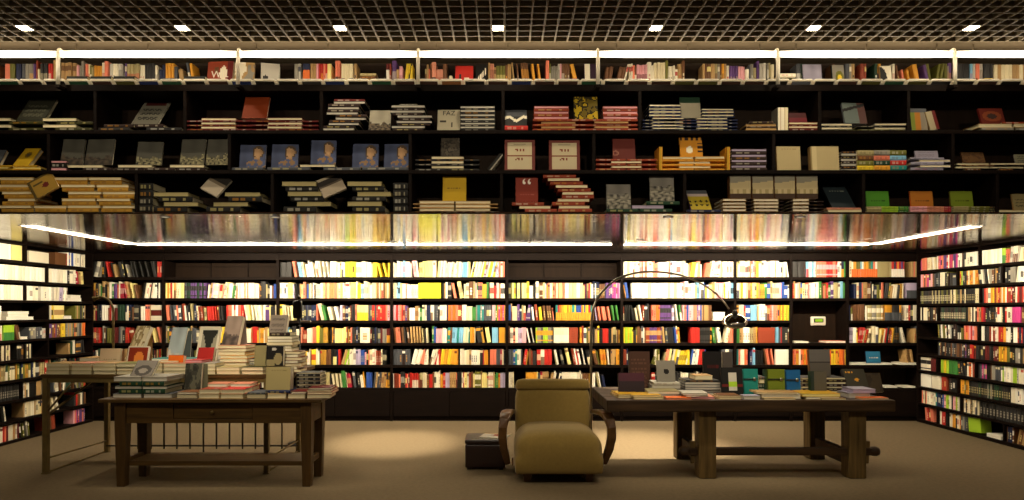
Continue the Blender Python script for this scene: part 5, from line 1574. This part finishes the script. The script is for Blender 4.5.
# orange tan tower
zz = tstack('in the orange tan tower', 6.08, [(3.4, 'F', 'tan', [(218, 246)], 'cream'), (3.4, 'F', 'amber', [(221, 247)], 'cream'), (3.4, 'F', 'tan', [(220, 246.5)], 'cream'), (3.6, 'F', 'salmon', [(219, 247)], 'cream'), (3.4, 'F', 'amber', [(220, 247)], 'cream'), (3.4, 'F', 'tan', [(217.5, 245)], 'cream'), (3.4, 'F', 'brown', [(218, 246)], 'cream'), (3.2, 'F', 'salmon', [(218, 246)], 'cream')], depth=.24, yawj=.05)
face_book('grey brown cover with a dark mountain on top of the orange tan tower', (220.5, 238, 316), 6.14, zz, a_hills(lin('8d7a6c'), lin('3c3430'), lin('6a5a50'), .6, .4), C['brown'], 20, .05, yaw=-10, group=Gf)
face_book('grey brown back cover beside the dark mountain cover on the tower', (238.5, 247, 319), 6.22, zz, a_plain(lin('6f5f54')), C['brown'], 14, .04, yaw=34, group=Gf)
tstack('in the small dark pile between the two towers', 6.15, [(2.6, 'F', 'charcoal', [(247.5, 258)], 'ivory')] * 5, depth=.14)
face_book('khaki cover between the two towers', (254, 265.5, 345.5), 6.02, zt + .06, a_plain(lin('857a52')), C['olive'], 6, .10, group=Gf)
face_book('dark cover with pale rounded figures, front of the right tower', (266, 283, 346), 6.0, zt + .068, lambda u, v: lin('8c7f58') if (u - .7) ** 2 / .06 + (v - .35) ** 2 / .09 < 1 or (v < .3 and u < .5) else (C['pale grey'] if (u - .45) ** 2 / .02 + (v - .85) ** 2 / .006 < 1 else C['black']), C['black'], 4, .05, group=Gf)
zz = tstack('in the fanned pile of the right tower', 6.10, [(3.0, 'F', 'brown', [(268, 301)], 'cream'), (3.0, 'F', 'olive', [(266, 297)], 'ivory'), (3.0, 'F', 'tan', [(268, 301)], 'cream'), (3.0, 'F', 'brown', [(267, 298)], 'ivory'), (3.0, 'F', 'brick red', [(269, 302)], 'cream'), (3.0, 'F', 'olive', [(266, 298)], 'ivory'), (2.8, 'F', 'brown', [(268, 300)], 'cream')], depth=.22, yawj=.06)
zz = tstack('in the khaki block of the right tower', 6.14, [(3.0, 'F', 'khaki', [(267, 292)], 'ivory'), (3.0, 'F', 'olive', [(267, 291)], 'ivory'), (3.0, 'F', 'khaki', [(266, 293)], 'cream'), (3.0, 'F', 'brown', [(267, 292)], 'ivory'), (3.0, 'F', 'olive', [(267, 292)], 'ivory')], z=zz, depth=.2, yawj=.03)
tstack('lying dark under the grey cover of the right tower', 6.16, [(3.6, 'S', 'dark brown', [(269, 290)])], z=zz, depth=.18)
face_book('grey brown cover topping the right tower', (268.5, 286, 315), 6.18, zz + .035, a_lines(lin('827568'), lin('5c5148'), 3), C['brown'], 22, .05, group=Gf)

# ================================================================ books on the work table
Gm2 = 'books on the work table'
Gf2 = 'covers shown on the work table'
zw = .7455
Y0 = 5.46


def wstack(desc, Y, layers, z=None, **k):
    return stack(desc, Y, zw if z is None else z, layers, group=Gm2, **k)


zz = wstack('big green and grey pile, work table', 5.50, [(4.2, 'F', 'slate', [(112, 141), (143, 172)], 'pale grey'), (4.6, 'S', 'dark green', [(118, 142), (143, 165)]), (3.0, 'F', 'dark green', [(114, 141), (142, 167)], 'pale grey'), (4.8, 'S', 'dark green', [(119, 142), (143, 164)]), (4.6, 'F', 'grey', [(113, 141), (142, 167)], 'pale grey')], depth=.30)
face_book('grey wave drawing cover tilted on the big green and grey pile', (129, 151.5, 360.5), 5.56, zz, a_ring(lin('7a7268'), lin('4a4540'), lin('8c8478'), .5, .35, .4), C['charcoal'], 40, .03, yaw=-6, group=Gf2)
face_book('dark charcoal cover with faint figures standing on the work table', (183.5, 200, 363.5), 5.62, zw, a_mottle(lin('2c2b24'), lin('3b3a30'), lin('5a5848'), .7), C['black'], 8, .04, group=Gf2)
face_book('grey green cover edge beside the dark charcoal cover', (200.5, 207.5, 364), 5.66, zw, a_plain(lin('5d5a44')), C['slate'], 8, .03, yaw=25, group=Gf2)
wstack('single low pile left of the front pairs', Y0, [(4.4, 'F', 'slate', [(176, 196.5)], 'cream'), (2.2, 'F', 'brown', [(177, 197)], 'ivory')], depth=.2)
wstack('in the front pair left of the grey gap', Y0, [(4.6, 'F', 'tan', [(198, 219)], 'cream'), (4.8, 'F', 'brick red', [(198.5, 219)], 'cream')], depth=.2)
wstack('in the front pair with a red top', Y0, [(4.6, 'F', 'tan', [(220, 243)], 'cream'), (4.8, 'F', 'red', [(220.5, 244)], 'cream')], depth=.2)
wstack('in the red-topped pile behind front pairs', 5.70, [(4, 'F', 'tan', [(205, 228), (230, 252)], 'ivory'), (4, 'F', 'brick red', [(206, 228), (229, 252)], 'cream'), (3.2, 'F', 'salmon', [(204, 227), (230, 250)], 'ivory')], depth=.18)
wstack('in the front pair below the cream letter cover, left', Y0, [(4.4, 'F', 'charcoal', [(246, 265.5)], 'cream'), (1.8, 'S', 'slate', [(247, 265)])], depth=.2)
zz = wstack('in the front pair holding the cream letter cover', Y0, [(5.2, 'F', 'tan', [(267, 286)], 'cream'), (2.6, 'S', 'navy', [(267, 290)])], depth=.22)
wstack('in the front pair right of the cream letter cover', Y0, [(4.8, 'F', 'brown', [(287.5, 305)], 'cream'), (2.4, 'F', 'dark red', [(291, 306)], 'ivory')], depth=.2)
wstack('in the fanned corner pile on the work table', Y0, [(4.4, 'F', 'brown', [(306.5, 330)], 'cream'), (2.2, 'F', 'salmon', [(307, 332)], 'cream'), (2.2, 'F', 'brick red', [(306, 331)], 'cream'), (2.0, 'F', 'dark red', [(308, 330)], 'ivory')], depth=.24, yawj=.08)
face_book('thick cream cover with small grey letters on the work table', (265.5, 290, 367), 5.52, zz, a_title(lin('aa9a68'), lin('8a7a50'), .80, .86), C['khaki'], 6, .09, group=Gf2)
wstack('in the dark banded pile right of the cream cover', 5.62, sum([[(2.9, 'S', 'charcoal', [(296, 320)]), (1.0, 'F', 'charcoal', [(297, 320)], 'cream')] for k in range(6)], []), depth=.2, yawj=.02)

# ================================================================ books on the timber table
Gm3 = 'books on the timber table'
Gf3 = 'covers shown on the timber table'
zb = .7035


def rstack(desc, Y, layers, z=None, **k):
    return stack(desc, Y, zb if z is None else z, layers, group=Gm3, **k)


face_book('tall brown pegged cover at the back left of the timber table', (629.5, 650.5, 351.5), 6.25, zb, a_lines(lin('4a3024'), lin('5e4030'), 9), C['dark brown'], 6, .05, group=Gf3)
face_book('wide cover, plum above and dark below, before the tall brown one', (619, 645, 373), 5.98, zb, a_bands([(.62, lin('2c2024')), (1, lin('4a2530'))]), C['dark brown'], 12, .04, group=Gf3)
rstack('lying open at the left end of the timber table', 5.80, [(2.2, 'F', 'ochre', [(618, 640)], 'cream'), (1.6, 'F', 'mustard', [(619, 641)], 'cream')], depth=.28, yawj=.1)
rstack('in the ochre pair at timber table front left', 5.72, [(2.4, 'F', 'ochre', [(634, 664)], 'cream'), (1.8, 'F', 'mustard', [(633, 662)], 'cream')], depth=.22, yawj=.1)
zz = rstack('in the grey pile under the bird cover', 6.05, [(3.4, 'F', 'slate', [(652, 681)], 'pale grey'), (2.6, 'S', 'grey', [(653, 680)]), (3.2, 'F', 'grey', [(652, 681)], 'pale grey'), (2.8, 'S', 'pale grey', [(654, 680)])], depth=.24)
face_book('grey cover with a small black bird', (657, 675.5, 360.5), 6.10, zz, a_ring(lin('8a8478'), lin('8a8478'), lin('1c1a18'), .52, .48, .3), C['grey'], 8, .02, group=Gf3)
rstack('in the wide pale pair before the bird cover', 5.84, [(3.6, 'F', 'lavender grey', [(660, 691)], 'pale grey'), (2.6, 'F', 'khaki', [(648, 680)], 'ivory')], depth=.24, yawj=.06)
rstack('lying orange at the front edge, left of centre', 5.70, [(2.0, 'F', 'orange', [(667, 692)], 'salmon')], depth=.12, yawj=.05)
zz = rstack('in the blue grey pile left of the black picture cover', 6.02, [(2.6, 'F', 'slate', [(685, 721)], 'pale grey')] * 5 + [(1.6, 'S', 'charcoal', [(686, 720)])], depth=.26)
rstack('topping the blue grey pile with a pale edge', 6.06, [(4.4, 'F', 'tan', [(695, 713)], 'cream')], z=zz, depth=.2)
face_book('black cover with faint red lettering standing at the back', (704, 722, 351.5), 6.35, zb + .02, a_title(lin('14100e'), lin('4a1512'), .55, .65), C['black'], 4, .04, group=Gf3)
face_book('pale pink cover beside the black cover, near the lamp', (723, 733, 352), 6.38, zb + .02, a_bands([(.3, C['pink']), (1, lin('4a423c'))]), C['grey'], 4, .03, group=Gf3)
face_book('black cover with a small white and green picture', (722.5, 743.5, 367.5), 5.95, zb, lambda u, v: (C['pale grey'] if v > .5 else (C['lime'] if v > .3 else C['pale grey'])) if .35 < u < .75 and .18 < v < .8 else (C['dark red'] if .3 < v < .42 else C['black']), C['black'], 10, .03, group=Gf3)
rstack('in the loose salmon pair at the front edge', 5.74, [(2.2, 'F', 'salmon', [(688, 715)], 'pink'), (2.0, 'F', 'crimson', [(686, 709)], 'ivory'), (1.8, 'F', 'pale grey', [(683, 708)], 'ivory')], depth=.22, yawj=.14)
rstack('in the loose tan pair at the front edge', 5.72, [(2.2, 'F', 'tan', [(719, 742)], 'cream'), (1.6, 'F', 'brown', [(720, 741)], 'cream')], depth=.2, yawj=.12)


def bound_journal(cn, hexc, box, Y, lab):
    r, w, h = face_book(lab, box, Y, zb + .001, a_bands([(.58, lin(hexc)), (.64, shade(lin(hexc), .25)), (1, lin(hexc))]), shade(lin(hexc), .8), 5, .045, group=Gf3, cat='notebook', name='notebook')
    q = MB()
    q.tube([(-w / 2 - .001, -.004, h * .60), (0, -.007, h * .605), (w * .22, -.006, h * .60)], .004, 8)
    q.build('tie', M['black'], r, smooth=True)
    q = MB(); q.rbox(w * .26, -.006, h * .605, .028, .012, .028, .006, n=4); q.build('clasp', M['steel'], r, smooth=True)


bound_journal('teal', '1f7d72', (744, 758.5, 369), 6.0, 'teal notebook tied shut with a clasp')
bound_journal('green', '6d7a20', (768.5, 786, 369.3), 6.0, 'olive green notebook tied shut with a clasp')
bound_journal('blue', '1e5c92', (786.8, 801, 370), 5.97, 'blue notebook tied shut with a clasp')
rstack('in the narrow pile between the teal and olive notebooks', 6.03, [(3, 'S', 'black', [(759, 765)]), (3.4, 'F', 'dark green', [(759, 765)], 'ivory'), (5, 'S', 'dark green', [(759, 765)]), (4, 'F', 'olive', [(759, 765)], 'cream'), (3, 'S', 'slate', [(759, 765)])], depth=.14)
face_book('thin dark green cover edge left of the olive notebook', (765.3, 768.2, 369.3), 6.02, zb, a_plain(lin('2a3a1c')), C['dark green'], 5, .05, nu=3, nv=6, group=Gf3)
rstack('in the big pale pair at the front centre right', 5.76, [(4.8, 'F', 'pale grey', [(762, 801)], 'ivory'), (1.6, 'F', 'tan', [(757, 798)], 'cream')], depth=.2, yawj=.05)
rstack('lying pale at the front edge under the teal notebook', 5.70, [(4.0, 'F', 'lavender grey', [(744, 761)], 'pale grey')], depth=.1, yawj=.03)
rstack('fanned at the front edge right of centre', 5.69, [(1.8, 'F', 'tan', [(764, 796)], 'cream')], depth=.06, yawj=.03)
rstack('in the yellow pair at the front edge', 5.72, [(2.6, 'F', 'khaki', [(806, 840)], 'ivory'), (3.2, 'F', 'mustard', [(803, 841)], 'pale yellow')], depth=.26, yawj=.07)
zz = rstack('in the layered pile behind grey book', 6.0, sum([[(2.4, 'S', 'dark brown', [(803, 826), (827, 847)]), (2.0, 'F', 'charcoal', [(802, 825), (827, 846)], 'cream')] for k in range(4)], []), depth=.24)
face_book('grey standing book before the layered pile', (811, 827, 371.5), 5.92, zb, a_cols([(.2, lin('2f3a32')), (1, lin('5f594b'))]), C['dark green'], 3, .05, group=Gf3)
face_book('large grey brown cover on top of the layered pile', (810, 831, 349.5), 6.12, zz, a_bands([(.5, lin('5c554c')), (.53, lin('3a3530')), (1, lin('66605a'))]), C['brown'], 6, .04, group=Gf3)
zz = rstack('in the lavender pair under the gold-marked cover', 5.80, [(5.0, 'F', 'lavender grey', [(849, 871)], 'pale grey'), (4.0, 'F', 'lavender grey', [(853, 876)], 'lilac')], depth=.24, yawj=.03)
face_book('dark olive cover with gold marks tilted back', (847, 869, 369), 6.02, zb + .07, lambda u, v: C['amber'] if (.1 < u < .5 and .78 < v < .86 and math.sin(u * 50) > -.2) or math.hypot(u - .55, v - .42) < .09 else lin('3d392c'), C['charcoal'], 30, .04, group=Gf3)
face_book('dark brown cover behind the gold-marked cover at the right end', (866, 884, 373), 6.22, zb, a_mottle(lin('3c3226'), lin('4a3d2c'), None, .6), C['dark brown'], 22, .03, group=Gf3)
rstack('loose at the right end of the timber table', 5.70, [(1.6, 'F', 'orange', [(862, 890)], 'cream')], depth=.12, yawj=.1)
rstack('loose cream at the front edge by the lavender pair', 5.69, [(1.6, 'F', 'tan', [(822, 846)], 'cream')], depth=.05, yawj=.03)

# ================================================================ upright books: the largest 300 become things, the rest one mass
def project(p):
    return CX + FPX * p.x / p.y, CY - FPX * (p.z - EYE) / p.y


COVER = [(40, 345, 312, 402), (120, 326, 250, 362), (506, 381, 612, 480), (618, 352, 650, 400), (650, 360, 895, 402), (700, 352, 745, 400), (808, 350, 832, 400), (100, 398, 330, 490)]
for bk in SHELVED:
    w, h = bk['w'], bk['h']
    q = [project(bk['T'] @ Vector(p)) for p in ((0, 0, 0), (w, 0, 0), (w, 0, h), (0, 0, h))]
    ar = 0
    for i in range(4):
        ar += q[i][0] * q[(i + 1) % 4][1] - q[(i + 1) % 4][0] * q[i][1]
    cx = sum(p[0] for p in q) / 4
    cy = sum(p[1] for p in q) / 4
    bk['area'] = abs(ar) / 2
    if bk['where'][0] == 'top':
        bk['area'] *= .72                       # the tray rims hide the foot of these
    if bk['stuffonly'] or not (2 < cx < 1021):
        bk['area'] = 0
    if bk['where'][0] != 'top':
        for n, (x0, y0, x1, y1) in enumerate(COVER):
            if n == 0:
                x0, y0, x1, y1 = 45, 345, 335, 402
            if x0 < cx < x1 and y0 < cy < y1:
                bk['area'] = 0
order = sorted(range(len(SHELVED)), key=lambda i: -SHELVED[i]['area'])
single = set(i for i in order[:300] if SHELVED[i]['area'] > 0)
# running numbers along each shelf, whichever call filled it
rows = {}
for i, bk in enumerate(SHELVED):
    rows.setdefault(bk['where'], []).append(i)
for wkey, ids in rows.items():
    if wkey[0] == 'right':
        ids.sort(key=lambda i: -SHELVED[i]['T'].translation.y)
    elif wkey[0] == 'left':
        ids.sort(key=lambda i: SHELVED[i]['T'].translation.y)
    else:
        ids.sort(key=lambda i: SHELVED[i]['T'].translation.x)
    vis = 0
    for i in ids:
        vis += 1
        SHELVED[i]['no'] = vis
    for i in ids:
        SHELVED[i]['n'] = vis
bay_word = ['left corner bay', 'second back bay', 'third back bay', 'fourth back bay', 'fifth back bay', 'sixth back bay', 'lamp-side narrow bay', 'thermostat bay', 'right corner bay']


def upright_label(bk):
    wk = bk['where']
    size = 'slim' if bk['w'] < .022 else ('thick' if bk['w'] > .05 else 'upright')
    if wk[0] == 'top':
        x = project(bk['T'].translation)[0]
        prev = [i for i, p in enumerate(posts[1:-1]) if p < x]
        same = [j for j in rows[wk] if ([i for i, p in enumerate(posts[1:-1]) if p < project(SHELVED[j]['T'].translation)[0]] or [-1])[-1] == (prev or [-1])[-1]]
        k = same.index(bk['id']) + 1
        if not prev:
            return '%s %s book, lit top shelf, %s from the left edge' % (size, bk['col'], nth(k))
        return '%s %s book, lit top shelf, %s right of %s hooked post' % (size, bk['col'], nth(k), ordp[prev[-1]])
    lean = ' leaning' if abs(bk['th']) > .05 else ''
    if wk[0] == 'back':
        return '%s %s%s book, %s from left on %s shelf down, %s' % (size, bk['col'], lean, nth(bk['no']), nth(wk[2] + 1), bay_word[wk[1]])
    if wk[0] == 'left':
        return '%s %s%s book, %s from back corner, %s shelf down, left side bookcase' % (size, bk['col'], lean, nth(bk['n'] - bk['no'] + 1), nth(wk[2] + 1))
    return '%s %s%s book, %s from back corner, %s shelf down, right side bookcase' % (size, bk['col'], lean, nth(bk['no']), nth(wk[2] + 1))


mass = MB()
for i, bk in enumerate(SHELVED):
    bk['id'] = i
for i, bk in enumerate(SHELVED):
    col = shade(C[bk['col']], RND.uniform(.88, 1.12))
    if i in single:
        q = MB()
        upright_book(q, bk['w'], bk['h'], bk['d'], col, bk['st'], Matrix.Identity(4))
        o = q.build('book', M['spine'], colours=True)
        o.matrix_world = bk['T']
        g = {'top': 'upright books on the lit top shelf', 'back': 'upright books on the back wall bookcases', 'left': 'upright books on the left side bookcase', 'right': 'upright books on the right side bookcase'}[bk['where'][0]]
        tag(o, check_label(upright_label(bk)), 'book', g)
    else:
        upright_book(mass, bk['w'], bk['h'], bk['d'], col, bk['st'], bk['T'])
o = mass.build('shelved_books', M['spine'], colours=True)
tag(o, 'rows of smaller upright books filling the wall bookcases', 'books', kind='stuff')
print('UPRIGHT', len(SHELVED), 'single', len(single), 'min area', min(SHELVED[i]['area'] for i in single))
print('DUP', [k for k, v in USED.items() if v > 1])

# ================================================================ lying books: the 300 that show largest are things
fm = MB()
for fb in FLATS:
    x, y, z = fb['loc']
    s = FPX / y
    x0, x1 = CX + (x - fb['W'] / 2) * s, CX + (x + fb['W'] / 2) * s
    if fb['group'].startswith('books lying flat') and abs(x) > 5.3:
        x0, x1 = project(Vector((x, y - fb['W'] / 2, z)))[0], project(Vector((x, y + fb['W'] / 2, z)))[0]
    x0, x1 = sorted((x0, x1))
    wpx = max(0.0, min(1022, x1) - max(2, x0))
    h = fb['T'] * s
    if z < EYE:
        h += .3 * fb['D'] * s * (EYE - z) / y           # seen a little from above
    fb['area'] = wpx * h * (.6 if fb['mode'] == 'S' and h < 3 and z > EYE else 1.0)
keep = set(sorted(range(len(FLATS)), key=lambda i: -FLATS[i]['area'])[:300])
for i, fb in enumerate(FLATS):
    b, p = flat_geometry(fb['W'], fb['D'], fb['T'], fb['mode'], fb['col'], fb['page'])
    if i in keep:
        root = thing(fb['name'], fb['label'], fb['cat'], fb['loc'], (0, 0, fb['yaw']), fb['group'])
        b.build('cover', M['cover'], root, colours=True)
        p.build('pages', M['pages'], root, colours=True)
    else:
        T = Matrix.Translation(fb['loc']) @ Matrix.Rotation(fb['yaw'], 4, 'Z')
        fm.merge(b, T, 0)
        fm.merge(p, T, 1)
o = fm.build('stacked_books', [M['cover'], M['pages']], colours=True)
tag(o, 'thin lying books filling the gaps of the display piles', 'books', kind='stuff')

# ================================================================ light from added soffit lamps and the world, camera
def added_downlight(px, Y, energy, size, tgt, lab):  # unseen soffit lamp added to light the tables and floor patches
    X = WX(px, Y)
    r = thing('soffit_downlight', check_label(lab), 'ceiling light', (X, Y, ZS - .0006), group='small round downlights in the glossy soffit')
    q = MB(); q.lathe([(.034, -.001), (.042, -.001), (.044, -.004), (.034, -.005), (.030, -.001)], 24); q.build('trim_ring', M['black'], r, smooth=True)
    q = MB(); q.lathe([(.001, -.0022), (.029, -.0022), (.029, -.0008), (.001, -.0008)], 20); q.build('lens', M['dim_lens'], r, smooth=True)
    spot('soffit_fill_spot', (X, Y, ZS - .008), energy, size, .7, tgt, .03)


added_downlight(392, 7.25, 520, 46, (-1.25, 7.30, 0), 'small round soffit downlight above the bright floor patch left of the armchair')
added_downlight(640, 7.05, 850, 58, (1.5, 7.1, 0), 'small round soffit downlight above the bright floor right of the armchair')
for px, tx, lab in ((165, -2.9, 'near the left edge over the work table'), (275, -1.95, 'over the right half of the work table'), (668, 1.5, 'over the left half of the timber table'), (800, 2.6, 'over the right half of the timber table')):
    added_downlight(px, 5.34, 75, 72, (tx, 6.15, .75), 'small round soffit downlight %s' % lab)

w = bpy.data.worlds.new('room_air')
SC.world = w
w.use_nodes = True
bg = w.node_tree.nodes['Background']
bg.inputs['Color'].default_value = (1.0, .82, .58, 1)
bg.inputs['Strength'].default_value = .055

cam = bpy.data.cameras.new('camera')
cam.sensor_width = 36.0
cam.lens = FPX / 1024 * 36.0
cam.shift_x = (512 - CX) / 1024
cam.shift_y = (CY - 250) / 1024
cam.clip_end = 60
co = bpy.data.objects.new('camera', cam)
COL.objects.link(co)
co.location = (0, 0, EYE)
co.rotation_euler = (math.pi / 2, 0, 0)
SC.camera = co
SC.view_settings.view_transform = 'Standard'
SC.view_settings.look = 'None'
SC.view_settings.exposure = 0.0
SC.view_settings.gamma = 1.0
SC.view_settings.use_curve_mapping = False
